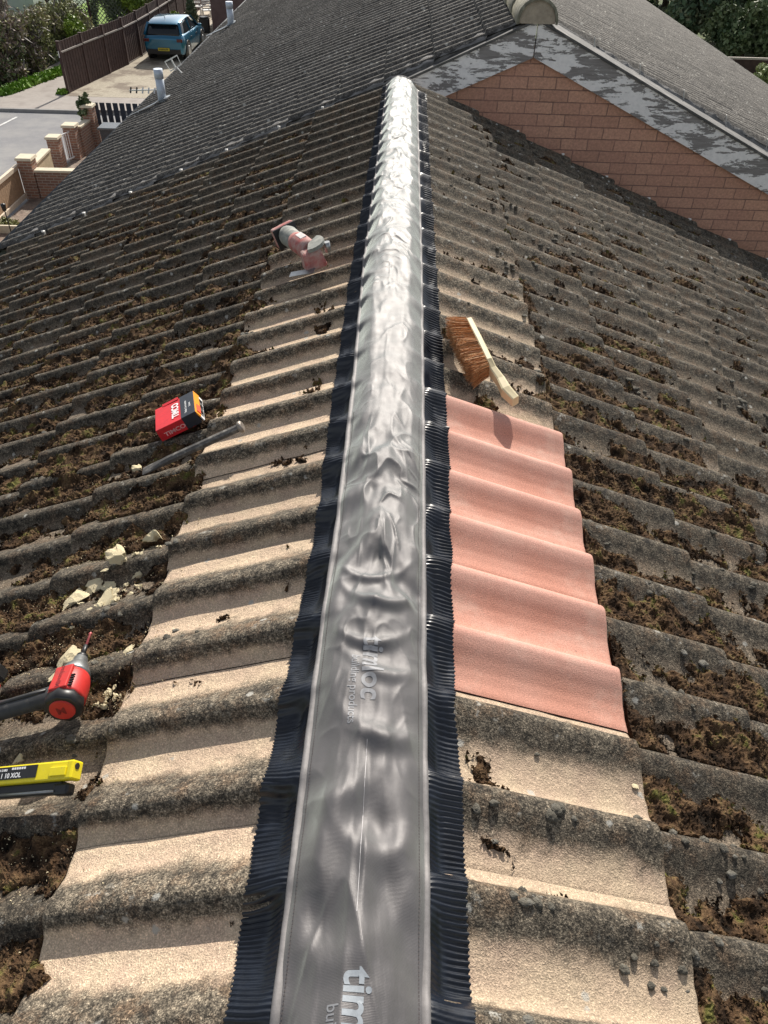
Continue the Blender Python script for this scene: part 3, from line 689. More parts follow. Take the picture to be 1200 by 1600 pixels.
# mortar fragments, one object each
def rock(seed, flat):
    P, Fq = ico(3, seed, .55); rg = np.random.default_rng(seed+99)
    P = P*(1+(vnoise(P[:, 0]*2.2+seed*3, P[:, 1]*2.2+5, seed)[:, None]-.5)*1.0)+(vnoise(P[:, 0]*6+seed, P[:, 1]*6+P[:, 2]*4, seed)[:, None]-.5)*.35*P
    # chop with planes for broken faces
    for _ in range(7):
        nn = rg.normal(0, 1, 3); nn /= np.linalg.norm(nn); dd = rg.uniform(.55, .85); pr = P@nn; P = np.where((pr > dd)[:, None], P-nn[None]*(pr-dd)[:, None], P)
    P = P*np.array([1, .72, flat]); me = bpy.data.meshes.new('mortar_fragment'); me.from_pydata(P.tolist(), [], Fq.tolist()); me.materials.append(M_SAND); me.update(); return me
rocks = [rock(i, f) for i, f in enumerate((.17, .22, .16, .5, .75, .15))]
def frag(x, y, r, k, rz, label, grp, lift=0):
    z = float(surf(-1 if x < 0 else 1, abs(x), y))
    mkv = float(moss_mask(-1 if x < 0 else 1, np.array(abs(x)), np.array(y)))
    o = bpy.data.objects.new('mortar_fragment', rocks[k]); COL.objects.link(o)
    o.location = (x, y, z+(.014 if mkv > .02 else 0)+r*.25+lift); o.scale = (r, r, r); o.rotation_euler = (Matrix.Rotation(-.36 if x < 0 else .36, 3, 'Y') @ Matrix.Rotation(RNG.normal(0, .22), 3, 'X') @ Matrix.Rotation(rz, 3, 'Z')).to_euler()
    tag(o, label, 'mortar fragment', grp); return o
gp = 'broken mortar pieces piled on the left slope'
frag(-.655, 1.125, .036, 0, .3, 'flat cream mortar slab at the left of the pile on the moss', gp)
frag(-.618, 1.15, .030, 1, .8, 'cream mortar slab just right of the leftmost one in the pile', gp)
frag(-.565, 1.085, .038, 2, 1.2, 'long cream mortar slab in the middle of the pile', gp)
frag(-.575, 1.14, .022, 5, 0, 'small flat mortar slab behind the long middle slab', gp)
frag(-.56, 1.19, .026, 4, 1.6, 'grey upright mortar lump leaning at the back of the pile', gp, .006)
for i in range(26):
    x = RNG.normal(-.56, .045); y = RNG.normal(1.11, .03)
    frag(x, y, RNG.uniform(.0045, .0115), int(RNG.integers(0, 6)), RNG.uniform(0, 6), 'small crumb of cream mortar in the pile on the left slope', 'small crumbs in the mortar pile')
frag(-.505, 1.265, .024, 3, .2, 'cream mortar lump alone on the moss beyond the pile', gp)
for i in range(7): frag(-.52+RNG.normal(0, .02), 1.215+RNG.normal(0, .012), RNG.uniform(.004, .008), int(RNG.integers(0, 6)), i, 'tiny crumb of mortar between the pile and the lone lump', 'crumbs behind the mortar pile')
frag(-.588, .925, .030, 0, .2, 'flat yellowish mortar slab beside the nose of the power tool', gp)
frag(-.47, .935, .013, 1, .9, 'small cream mortar piece right of the driver bit, near the tile edge', gp)
frag(-.62, 1.545, .0145, 4, 1.4, 'pointed yellow mortar chip left of the chisel tip', gp, .004)
frag(-.60, .885, .014, 5, 1.0, 'thin mortar flake on the roll behind the power tool', gp)
frag(-.61, .72, .013, 3, 1.0, 'pale mortar lump behind the yellow hand tool', gp)
for i in range(16): frag(-.475+RNG.normal(0, .016), .835+RNG.normal(0, .018), RNG.uniform(.003, .0075), int(RNG.integers(3, 5)), i, 'grey crumb in the clump of mortar right of the power tool', 'crumbs right of the power tool', .003)
frag(.452, .675, .008, 1, .4, 'white stone chip below the corner of the nearest new tile', None)
frag(.66, .42, .009, 4, .4, 'round cream pebble on the moss at the bottom right', None)

# ============================================================ TOOLS ON THE ROOF
TH = math.atan(T)
def frame(name, loc, ax, up, label, cat, group=None):
    """empty whose local +Y follows ax and +Z leans to up"""
    y = Vector(ax).normalized(); z = Vector(up); z = (z-y*z.dot(y)).normalized(); x = y.cross(z)
    M = Matrix((x, y, z)).transposed().to_4x4(); M.translation = Vector(loc)
    o = empty(name, (0, 0, 0), label, cat, group); o.matrix_world = M; return o
NL = Vector((-math.sin(TH), 0, math.cos(TH))); NR = Vector((math.sin(TH), 0, math.cos(TH)))
M_RED = simple('red tool plastic', (.52, .03, .025), .42, 0, .12, 40, .1, 300, .0005, dirt=(.30, .05, .04), dscale=30, dlo=.55, dhi=.8)
M_RUB = simple('dark grey rubber', (.035, .036, .038), .6, 0, .25, 60, .2, 300, .0006, dirt=(.12, .11, .10), dscale=40, dlo=.6, dhi=.85)
M_STEEL = simple('brushed grey metal', (.32, .33, .33), .38, .8, .15, 60)
M_BLK = simple('black plastic', (.015, .015, .016), .4, 0, .2, 40)
M_DKRED = simple('dark red print', (.20, .01, .012), .6)
M_WHT = simple('white print', (.8, .8, .8), .6, 0, .05)
# --- impact driver
A = Vector((-.526, .766, -.186)); Bn = Vector((-.537, .892, -.203)); ax = (Bn-A).normalized()
dr = frame('impact_driver', A, ax, (-.12, -.3, 1), 'red and black cordless impact driver lying on the mossy tiles with its bit pointing away', 'power tool')
def lathe(pts, mat, name, parent, n=22, smooth=True, tw=0):
    b = MB(); b.tube([(0, p[0], 0) for p in pts], [p[1] for p in pts], n); return b.build(name, mat, parent)
lathe([(-.003, .029), (.0, .0335), (.012, .0345), (.018, .033)], M_BLK, 'rear_bumper', dr, 8)
c = lathe([(-.0055, .0215), (-.0025, .0225), (.001, .0225)], M_RED, 'end_cap', dr, 24)
text_on('logo', 'M', .022, .0006, lambda x, y: (-.010+x, -.0060, -.008+y), M_DKRED, c, 0)
lathe([(.016, .0315), (.022, .0332), (.050, .0325), (.066, .0300), (.078, .0262)], M_RED, 'housing', dr, 26)
lathe([(.074, .0275), (.082, .0268), (.094, .022), (.104, .0165), (.108, .0135), (.120, .0125), (.121, .0095)], M_STEEL, 'gear_case', dr, 26)
lathe([(.119, .0105), (.128, .0102), (.130, .007)], M_BLK, 'bit_holder', dr, 18)
lathe([(.128, .0045), (.155, .0045), (.157, .0028)], M_BLK, 'bit_socket', dr, 10)
lathe([(.155, .0026), (.186, .0023), (.188, .0040), (.193, .0012)], simple('pink red bit', (.5, .12, .12), .4, .3), 'driver_bit', dr, 8)
# raised side panel with the maker's name
b = MB(); b.box((-.004, .045, .0300), (.034, .054, .006), Matrix.Rotation(R(-8), 3, 'Y'), bevel=.002); pn = b.build('side_panel', M_RED, dr)
text_on('lettering', 'Milwaukee', .0125, .0003, lambda x, y: (-.009+y*1.0, .020+x*.95, .0338+(-.009+y)*.14), M_DKRED, pn, 0)
b = MB()
for i in range(5): b.box((.014, .024+i*.006, .0302), (.012, .0022, .003))
b.build('vent_slots', M_BLK, dr)
def Wd(p): return dr.matrix_world.inverted() @ Vector(p)
hp = [Wd((-.535, .812, -.205)), Wd((-.57, .806, -.212)), Wd((-.61, .800, -.224)), Wd((-.65, .797, -.240)), Wd((-.69, .798, -.258)), Wd((-.715, .80, -.268))]
b = MB(); b.tube(hp, [.019, .0205, .0195, .0195, .021, .026], 18, True, .82); h_ = b.build('handle', M_RUB, dr)
b = MB(); b.tube([h+Vector((0, 0, .0165)) for h in hp[1:5]], .0035, 6); b.build('grip_seam', M_BLK, h_)
b = MB(); b.tube([Wd((-.535, .842, -.205)), Wd((-.556, .838, -.207)), Wd((-.575, .826, -.213))], [.011, .009, .006], 12); b.build('trigger', M_RED, dr)
Q = dr.matrix_world.inverted().to_3x3()
sl_ = Vector((-math.cos(TH), 0, -math.sin(TH)))
Rb = Q @ Matrix((Vector((0, 1, 0)), sl_, NL)).transposed()
b = MB(); b.box(Wd((-.735, .825, -.268)), (.118, .03, .062), Rb, bevel=.006); b.build('battery_foot', M_RED, dr)
b = MB(); b.box(Wd((-.765, .830, -.282)), (.125, .042, .07), Rb, bevel=.007); bt = b.build('battery', M_BLK, dr)
b = MB(); b.box(Wd((-.700, .870, -.236)), (.03, .028, .032), Rb, bevel=.006); b.build('foot_corner', M_BLK, dr)
b = MB(); b.box(Wd((-.704, .862, -.218)), (.008, .016, .003), Rb); b.build('charge_lights', M_WHT, dr)

# --- yellow hand tool
yl = frame('folding_saw', (-.525, .640, -.196), (-1, .11, -.40), (-.34, -.35, 1), 'yellow plastic hand tool with black specification label lying under the red power tool', 'hand tool')
M_YEL = simple('yellow plastic', (.80, .66, .015), .38, 0, .08, 60, .05, 200, .0005, dirt=(.5, .42, .12), dscale=60, dlo=.62, dhi=.85)
b = MB(); b.box((.006, .012, .006), (.030, .172, .017), bevel=.003); b.box((.006, -.074, .004), (.030, .012, .024), bevel=.003); b.box((.004, -.052, .0155), (.014, .032, .004), bevel=.001); bd = b.build('housing', M_YEL, yl)
b = MB(); b.tube([(.012, -.081, .006), (.012, -.079, .006)], .005, 12); b.build('hang_hole', M_BLK, yl)
b = MB(); b.box((-.018, .020, -.002), (.020, .150, .016), bevel=.003); b.box((-.021, -.055, -.002), (.018, .03, .019), bevel=.004); b.build('blade_guard', M_BLK, yl)
b = MB(); b.tube([(-.024, -.045, .0075), (-.024, .09, .0075)], .0022, 8); b.build('steel_edge', M_STEEL, yl)
b = MB(); b.tube([(-.004, .090, 0), (-.004, .105, 0), (-.004, .20, 0)], [.021, .024, .022], 18); b.build('grip', simple('grey rubber grip', (.14, .145, .15), .6), yl)
b = MB(); b.box((.008, .036, .0151), (.020, .088, .0008)); lb = b.build('label', M_BLK, yl)
for tx, sz, ox, oy in (('7 1 10 XOL', .0105, .074, .0005), ('EN 13 SK5', .0045, .074, .0115)):
    text_on('lettering', tx, sz, .0003, lambda x, y, ox=ox, oy=oy: (oy+y, ox-x, .0160), M_WHT, lb, 0)
b = MB()
for i in range(6): b.box((.0145, .018+i*.005, .0158), (.0035, .0034, .0006))
b.build('small_print', M_WHT, lb)

# --- screw box
ey = Matrix.Rotation(R(17), 3, NL) @ Vector((0, 1, 0))
bx = frame('screw_box', Vector((-.541, 1.700, -.212)), ey, NL, 'red and navy cardboard box of screws with white TIMCO lettering lying on the left slope', 'box')
M_CARD = simple('red card', (.62, .012, .022), .45, 0, .08, 40, .1, 100, .001, dirt=(.45, .01, .02), dscale=25)
M_NAVY = simple('navy black card', (.010, .015, .028), .45, 0, .2, 40)
M_ORG = simple('orange card', (.85, .30, .012), .5, 0, .06, 40); M_LAB = simple('white paper label', (.78, .77, .76), .6, 0, .05, 40)
b = MB(); b.box((-.010, 0, 0), (.104, .140, .044), Matrix.Rotation(R(1.5), 3, 'Y'), bevel=.0012); ct = b.build('carton', M_CARD, bx)
b = MB(); b.box((.0385, .0, .0008), (.043, .1425, .0455), bevel=.001); b.build('sleeve', M_NAVY, bx)
b = MB(); b.box((.0615, 0, .010), (.0040, .140, .026), Matrix.Rotation(R(-14), 3, 'Y')); b.build('end_band', M_ORG, bx)
b = MB(); b.box((.0655, 0, -.010), (.0030, .136, .022), Matrix.Rotation(R(-10), 3, 'Y')); el = b.build('end_label', M_LAB, bx)
b = MB(); b.box((.0645, -.035, .008), (.0038, .045, .016), Matrix.Rotation(R(-14), 3, 'Y')); b.build('red_sticker', simple('orange red sticker', (.75, .10, .04), .5), bx)
b = MB(); b.box((-.012, .069, .0245), (.05, .012, .0012), Matrix.Rotation(R(9), 3, 'X')); b.build('torn_flap', M_CARD, ct)
text_on('lettering', 'TIMCO', .029, .0011, lambda x, y: (.011-y, -.047+x*.98, .0233+.0009), M_WHT, ct, 0)
text_on('lettering', 'TIMCO', .020, .0006, lambda x, y: (-.046+x, -.0706, -.010+y), simple('pale red print', (.75, .35, .35), .6), ct, 0)
text_on('lettering', 'Timber Construction', .0092, .0001, lambda x, y: (.036-y, -.052+x*1.0, .0243), M_WHT, ct, 0)
text_on('lettering', 'Screws', .0092, .0001, lambda x, y: (.048-y, -.02+x*1.0, .0243), M_WHT, ct, 0)
b = MB()
for i in range(9): b.box((.0680, -.055+i*.0125, -.009), (.0008, .0025+.003*(i % 3), .016), Matrix.Rotation(R(-10), 3, 'Y'))
b.build('barcode_print', M_BLK, el)

bx.scale = (.95, .88, .80)
# --- cold chisel
c0 = Vector((-.583, 1.482, -.231)); c1 = Vector((-.334, 1.528, -.118))
ch = frame('cold_chisel', c0, c1-c0, (-.3, -.1, 1), 'grey steel cold chisel with a mushroomed head lying below the red box', 'chisel')
M_IRON = simple('worn grey steel', (.105, .098, .092), .6, .4, .25, 60, .5, 150, .001, dirt=(.30, .28, .25), dscale=50)
Lc = (c1-c0).length; b = MB()
prof_c = [(0, .0135, .0012), (.02, .0140, .004), (.055, .0115, .0080), (.075, .0098, .0095), (Lc-.012, .0092, .0092), (Lc-.008, .0092, .0092)]
rings = []
for (y, w, h) in prof_c:
    rings.append([b.bm.verts.new((w*math.cos(a)*1.08, y, h*math.sin(a)*1.08)) for a in [R(22.5+45*k) for k in range(8)]])
for i in range(len(rings)-1):
    for k in range(8): b.bm.faces.new((rings[i][k], rings[i][(k+1) % 8], rings[i+1][(k+1) % 8], rings[i+1][k]))
b.bm.faces.new(rings[0]); b.bm.faces.new(rings[-1]); b.build('shank', M_IRON, ch)
b = MB(); b.tube([(0, Lc-.010, 0), (0, Lc-.006, 0), (0, Lc-.001, 0), (0, Lc+.003, 0)], [.0095, .0150, .0152, .0115], 16); b.build('struck_head', simple('bare hammered steel', (.33, .29, .25), .5, .6, .2, 80, .5, 200, .001), ch)

# --- dusty cordless cutter
g0 = Vector((-.352, 2.60, -.070)); g1 = Vector((-.225, 2.38, -.052))
gr = frame('cut_off_tool', g0, g1-g0, (-.25, -.15, 1), 'dusty red and grey cordless cutter lying on the left slope beside the ridge', 'power tool')
Lg = (g1-g0).length
M_DRED = simple('dust covered red plastic', (.36, .10, .09), .75, 0, .2, 60, .2, 200, .001, dirt=(.42, .30, .27), dscale=25, dlo=.4, dhi=.65)
M_DGREY = simple('dust covered grey plastic', (.22, .23, .21), .75, 0, .2, 60, .2, 200, .001, dirt=(.36, .35, .31), dscale=30)
b = MB(); b.tube([(0, .00, 0), (0, .02, 0), (0, .09, 0), (0, .13, 0)], [.030, .034, .031, .028], 20); b.build('barrel', M_DGREY, gr)
b = MB(); b.tube([(0, .085, 0), (0, .11, .002), (0, .17, .002), (0, .20, 0)], [.0315, .034, .033, .030], 20); bb = b.build('body', M_DRED, gr)
b = MB(); b.box((-.006, .135, .034), (.022, .045, .004), bevel=.001); b.build('body_label', simple('dusty white label', (.62, .58, .56), .7), gr)
b = MB(); b.box((0, -.018, -.004), (.082, .030, .066), Matrix.Rotation(R(10), 3, 'X'), bevel=.006); b.build('battery', M_DRED, gr)
b = MB(); b.box((.0, .001, -.004), (.084, .005, .068), Matrix.Rotation(R(10), 3, 'X'), bevel=.001); b.build('battery_plate', M_BLK, gr)
b = MB(); b.box((.008, .222, -.012), (.075, .060, .062), Matrix.Rotation(R(-8), 3, 'Z'), taper=.8, bevel=.008); b.build('gear_head', M_DRED, gr)
b = MB()
pts = [(-.004-.046*math.cos(a), .212+.046*math.sin(a), .022) for a in np.linspace(-.6, 2.2, 10)]
b.prism([(.0, .205, .020)]+pts, (0, 0, .012)); b.build('guard', M_DGREY, gr)
b = MB(); b.tube([(-.046, .236, -.01), (-.05, .236, .022)], .010, 12); b.build('lock_knob', M_STEEL, gr)
b = MB(); b.box((.062, .240, -.030), (.085, .030, .0022), Matrix.Rotation(R(-38), 3, 'Z')); b.tube([(.035, .235, -.038), (.035, .235, -.02)], .006, 10); b.build('cutting_blade', M_STEEL, gr)

# --- hand brush
s0 = Vector((.232, 1.945, -.045)); s1 = Vector((.276, 1.765, -.066)); s2 = Vector((.303, 1.715, -.083)); s3 = Vector((.338, 1.655, -.104))
br_ = frame('hand_brush', s0, s1-s0, (-.15, 0, 1), 'wooden hand brush with orange coconut bristles lying beside the ridge cover', 'brush')
iv = br_.matrix_world.inverted()
M_WOODL = simple('pale beech wood', (.66, .56, .34), .55, 0, .08, 20, .15, 60, .001)
pth = [iv @ s0, iv @ (s0*.5+s1*.5), iv @ s1, iv @ (s1*.6+s2*.4)+Vector((.002, 0, .0)), iv @ s2, iv @ (s2*.5+s3*.5)+Vector((.006, 0, .002)), iv @ s3]
wd = [.0080, .0080, .0082, .0090, .0105, .0125, .0105]; hg = [.021, .0235, .0215, .0150, .0125, .0140, .0125]
b = MB(); rings = []
for i, p in enumerate(pth):
    d = (pth[min(i+1, 6)]-pth[max(i-1, 0)]).normalized(); sx = Vector((d.y, -d.x, 0)).normalized()
    ring = []
    for (a, c_) in ((-1, -1), (-.65, -1.12), (.65, -1.12), (1, -1), (1, 1), (.65, 1.12), (-.65, 1.12), (-1, 1)):
        ring.append(b.bm.verts.new(p+sx*a*wd[i]+Vector((0, 0, c_*hg[i]*.9))))
    rings.append(ring)
for i in range(6):
    for k in range(8): b.bm.faces.new((rings[i][k], rings[i][(k+1) % 8], rings[i+1][(k+1) % 8], rings[i+1][k]))
b.bm.faces.new(rings[0]); b.bm.faces.new(rings[-1]); b.build('stock', M_WOODL, br_)
def bristle_mat():
    m, nt, bs = new_mat('coconut fibre'); at = N(nt, 'ShaderNodeAttribute', attribute_name='wear'); sep = N(nt, 'ShaderNodeSeparateColor'); nt.links.new(at.outputs['Color'], sep.inputs[0])
    c = ramp(nt, sep.outputs[0], [(0, (.16, .065, .022)), (.45, (.50, .21, .07)), (.8, (.66, .33, .13)), (1, (.68, .42, .2))]); nt.links.new(c, bs.inputs['Base Color']); bs.inputs['Roughness'].default_value = .7; return m
n = 7000; L0 = (s1-s0).length
yy = RNG.uniform(-.006, L0+.022, n); zz = RNG.uniform(-.022, .022, n); ln = RNG.uniform(.044, .060, n)*(1-.12*(yy > L0)); 
end = np.clip((yy-.9*L0)/(.1*L0+.022), 0, 1); beg = np.clip((.012-yy)/.02, 0, 1)
root = np.stack([.007+0*yy, yy, zz], -1)
dirv = np.stack([np.ones(n), -.06+.50*(yy/L0-.45)+RNG.normal(0, .055, n)-.12*beg, (zz/.019)*.16+RNG.normal(0, .06, n)-.10], -1); dirv /= np.linalg.norm(dirv, axis=1)[:, None]
mid = root+dirv*ln[:, None]*.55; tip = root+dirv*ln[:, None]+np.stack([0*yy, RNG.normal(0, .003, n), RNG.normal(0, .003, n)-.003], -1)
w = .00042; off_ = np.stack([0*yy, RNG.normal(0, 1, n), RNG.normal(0, 1, n)], -1); off_ = off_/np.linalg.norm(off_, axis=1)[:, None]*w
V = np.stack([root-off_, root+off_, mid+off_, mid-off_, tip+off_*.6, tip-off_*.6], 1).reshape(-1, 3); i6 = np.arange(n)[:, None]*6
Fq = np.concatenate([i6+np.array([[0, 1, 2, 3]]), i6+np.array([[3, 2, 4, 5]])]); cr = RNG.random(n).repeat(6)
np_mesh('bristles', V, Fq, bristle_mat(), br_, False, np.stack([cr, cr, cr*0, cr*0+1], -1))
b = MB(); b.box((.024, L0*.5+.004, -.002), (.034, L0*.98, .032), bevel=.006); b.build('bristle_core', simple('dense dark fibre', (.16, .07, .03), .9, 0, .5, 300), br_)

# ============================================================ STREET AND GARDENS
GZ = -7.0
M_GRASS0 = simple('dull grass', (.07, .10, .03), .95, 0, .4, 2, .5, 20, .05, dirt=(.12, .10, .06), dscale=1.2)
M_ASPH = simple('pale worn asphalt', (.20, .20, .21), .9, 0, .12, 30, .4, 60, .01, dirt=(.27, .265, .26), dscale=.9, dlo=.4, dhi=.65)
M_PAVE = simple('concrete paving', (.32, .29, .265), .9, 0, .1, 8, .3, 60, .01, dirt=(.25, .22, .20), dscale=2)
M_DRIVE = simple('sandy gravel drive', (.36, .32, .25), .95, 0, .2, 14, .6, 40, .02, dirt=(.19, .155, .12), dscale=.8, dlo=.5, dhi=.62)
M_KERB = simple('granite kerb', (.28, .27, .26), .85, 0, .15, 6)
M_LAWN = simple('bright lawn', (.16, .27, .035), .9, 0, .3, 10, .6, 30, .03)
M_SOIL = simple('garden gravel and soil', (.20, .15, .12), .95, 0, .4, 9, .8, 30, .02, dirt=(.32, .28, .22), dscale=3)
struct('ground', MB().box((0, 600, GZ-.52), (2600, 2600, 1)), M_GRASS0)
struct('road', MB().box((-60.1, 14.9, GZ-.02), (100, 32.2, .012)), M_ASPH)
struct('road', MB().box((-6, 30.0, GZ-.016), (8.2, 2.0, .012)), M_ASPH)
struct('pavement', MB().box((-55, 32.05, GZ+.03), (106, 1.9, .12), bevel=.01), M_PAVE)
struct('kerb', MB().box((-55, 31.03, GZ+.03), (106, .13, .125), bevel=.012), M_KERB)
struct('footpath', MB().prism([(-15.75, 33.0, GZ+.03), (-13.15, 33.0, GZ+.03), (-13.1, 46, GZ+.03), (-14.9, 46, GZ+.03)], (0, 0, .055)), M_PAVE)
struct('driveway', MB().box((-10.9, 43.5, GZ+.035), (4.6, 21.0, .12)), M_DRIVE)
struct('garden_ground', MB().box((-5.6, 18, GZ+.012), (9.6, 20.5, .06)), M_SOIL)
b = MB()
for a, c_ in (((-14.6, 26.2), (-13.98, 30.3)), ((-13.2, 20), (-13.9, 25.0))): b.bar((a[0], a[1], GZ-.008), (c_[0], c_[1], GZ-.008), .10, .008)
struct('road_marking', b, simple('worn white road paint', (.55, .55, .54), .7, 0, .2, 5))

def leaf_mat(name, cols):
    m, nt, bs = new_mat(name); at = N(nt, 'ShaderNodeAttribute', attribute_name='wear'); sep = N(nt, 'ShaderNodeSeparateColor'); nt.links.new(at.outputs['Color'], sep.inputs[0])
    c = ramp(nt, sep.outputs[0], [(i/(len(cols)-1), c_) for i, c_ in enumerate(cols)]); nt.links.new(c, bs.inputs['Base Color'])
    bs.inputs['Roughness'].default_value = .55; bs.inputs['Specular IOR Level'].default_value = .35
    return m
L_DARK = leaf_mat('dark evergreen leaves', [(.02, .045, .02), (.07, .11, .045), (.14, .18, .08), (.26, .30, .17)])
L_CON = leaf_mat('conifer sprays', [(.05, .085, .06), (.10, .155, .085), (.19, .21, .12), (.30, .27, .17)])
L_YEL = leaf_mat('yellow green leaves', [(.06, .10, .015), (.16, .24, .03), (.28, .36, .05)])
L_TWIG = leaf_mat('brown winter twigs', [(.08, .058, .048), (.20, .15, .125), (.36, .29, .25), (.26, .27, .14)])
L_OLIVE = leaf_mat('olive hedge leaves', [(.07, .08, .035), (.19, .21, .08), (.30, .31, .13), (.32, .26, .17)])
L_GRASS = leaf_mat('fresh grass blades', [(.06, .14, .012), (.14, .27, .025), (.24, .38, .05)])
M_BARK = simple('bark', (.12, .09, .07), .9, 0, .3, 6, .8, 20, .02)
def leaves(name, clumps, n, size, mat, parent=None, squash=.8, long=1.6, shell=.45, seed=0):
    rg = np.random.default_rng(seed+n); clumps = np.array(clumps, float); r = clumps[:, 3]
    pick = rg.choice(len(clumps), n, p=(r**2)/np.sum(r**2)); d = rg.normal(0, 1, (n, 3)); d /= np.linalg.norm(d, axis=1)[:, None]
    rad = r[pick]*(shell+(1-shell)*rg.random(n)**.6)*(1+.12*rg.normal(0, 1, n)); C_ = clumps[pick, :3]+d*rad[:, None]*np.array([1, 1, squash])
    a = rg.normal(0, 1, (n, 3)); a /= np.linalg.norm(a, axis=1)[:, None]; bq = np.cross(a, rg.normal(0, 1, (n, 3))); bq /= np.linalg.norm(bq, axis=1)[:, None]
    s_ = size*rg.uniform(.5, 1.3, n)[:, None]
    V = np.stack([C_-a*s_*long*.5, C_+bq*s_*.5, C_+a*s_*long*.5, C_-bq*s_*.5], 1).reshape(-1, 3)
    Fq = np.arange(n)[:, None]*4+np.arange(4)[None]; cr = np.clip(.55*rg.random(n)+.45*rg.random(len(clumps))[pick], 0, 1).repeat(4)
    return np_mesh(name, V, Fq, mat, parent, False, np.stack([cr, cr, cr*0, cr*0+1], -1))
def blob(cx, cy, cz, rx, ry, rz, k, rmin, rmax, seed):
    rg = np.random.default_rng(seed); out = []
    for _ in range(k):
        d = rg.normal(0, 1, 3); d /= np.linalg.norm(d); t = rg.random()**.5
        out.append((cx+d[0]*rx*t, cy+d[1]*ry*t, cz+d[2]*rz*t, rg.uniform(rmin, rmax)))
    return out
def tree(name, x, y, h, rx, mat, label, group, seed, n=9000, size=.16, zc=.58, rz=.45, cat='tree'):
    t_ = empty(name, (x, y, GZ), label, cat, group); rg = random.Random(seed)
    pts = [(0, 0, 0)]+[(rg.uniform(-.12, .12)*i, rg.uniform(-.12, .12)*i, h*.85*i/5) for i in range(1, 6)]
    b = MB(); b.tube(pts, [h*.035*(1-.16*i) for i in range(6)], 9)
    for _ in range(7):
        i = rg.randint(2, 4); p = Vector(pts[i]); a = rg.uniform(0, 6.28); e = p+Vector((math.cos(a)*rx*.7, math.sin(a)*rx*.7, h*.16)); b.tube([p, (p+e)/2+Vector((0, 0, .1*h*.3)), e], [h*.014, h*.01, h*.004], 6)
    b.build('trunk', M_BARK, t_)
    leaves('crown', blob(0, 0, h*zc, rx, rx, h*rz, 34, rx*.22, rx*.5, seed), n, size, mat, t_, seed=seed)
    return t_
# dark timber fence beside the drive
M_FEN = simple('dark brown fence timber', (.055, .030, .026), .8, 0, .35, 6, .4, 40, .01)
M_FENL = simple('weathered rail edge', (.30, .27, .25), .8, 0, .15, 10)
fpts = [(-13.10, 33.4), (-12.82, 35.15), (-12.50, 36.9), (-12.20, 38.65), (-12.05, 40.4), (-11.98, 42.2), (-11.95, 44.0), (-11.93, 45.8), (-11.95, 47.6), (-12.0, 49.4), (-12.0, 51.2), (-12.0, 53.0), (-12.0, 54.8), (-12.0, 56.6)]
fe = empty('timber_fence', (-12.3, 44, GZ), 'tall dark brown close board fence running along the gravel drive', 'fence')
FO = Vector((-12.3, 44, GZ))
for i, (x, y) in enumerate(fpts):
    p = Vector((x, y, GZ))-FO; hh = 1.86
    MB().box((p.x, p.y, hh/2), (.10, .10, hh)).box((p.x, p.y, hh+.012), (.13, .13, .025)).build('post', M_FEN, fe)
    if i < len(fpts)-1:
        q = Vector((*fpts[i+1], GZ))-FO; d = q-p; L_ = d.length; u = d.normalized(); nrm = Vector((u.y, -u.x, 0))
        b = MB(); nb = 17; rg = random.Random(i)
        for k in range(nb):
            c_ = p+u*(L_*(k+.5)/nb)+nrm*(.012*(k % 2)); b.box((c_.x, c_.y, .14+.86), (.018, L_/nb*1.08, 1.70+rg.uniform(-.008, .008)), Matrix.Rotation(math.atan2(u.y, u.x)-math.pi/2, 3, 'Z'))
        pn = b.build('panel', M_FEN, fe)
        b = MB(); b.bar(p+u*.05+nrm*.045+Vector((0, 0, 1.50)), q-u*.05+nrm*.045+Vector((0, 0, 1.50)), .05, .05); b.build('rail', M_FENL, fe)
        b = MB(); b.bar(p+u*.05+Vector((0, 0, .08)), q-u*.05+Vector((0, 0, .08)), .05, .15); b.build('gravel_board', M_FENL if i in (3, 4) else M_FEN, fe)
tag(MB().box((0, 0, 0), (.02, .10, .22)).build('notice', simple('white notice', (.7, .7, .7), .6), fe)); bpy.data.objects['notice'].location = (-13.11-FO.x, 33.34-FO.y, 1.45)
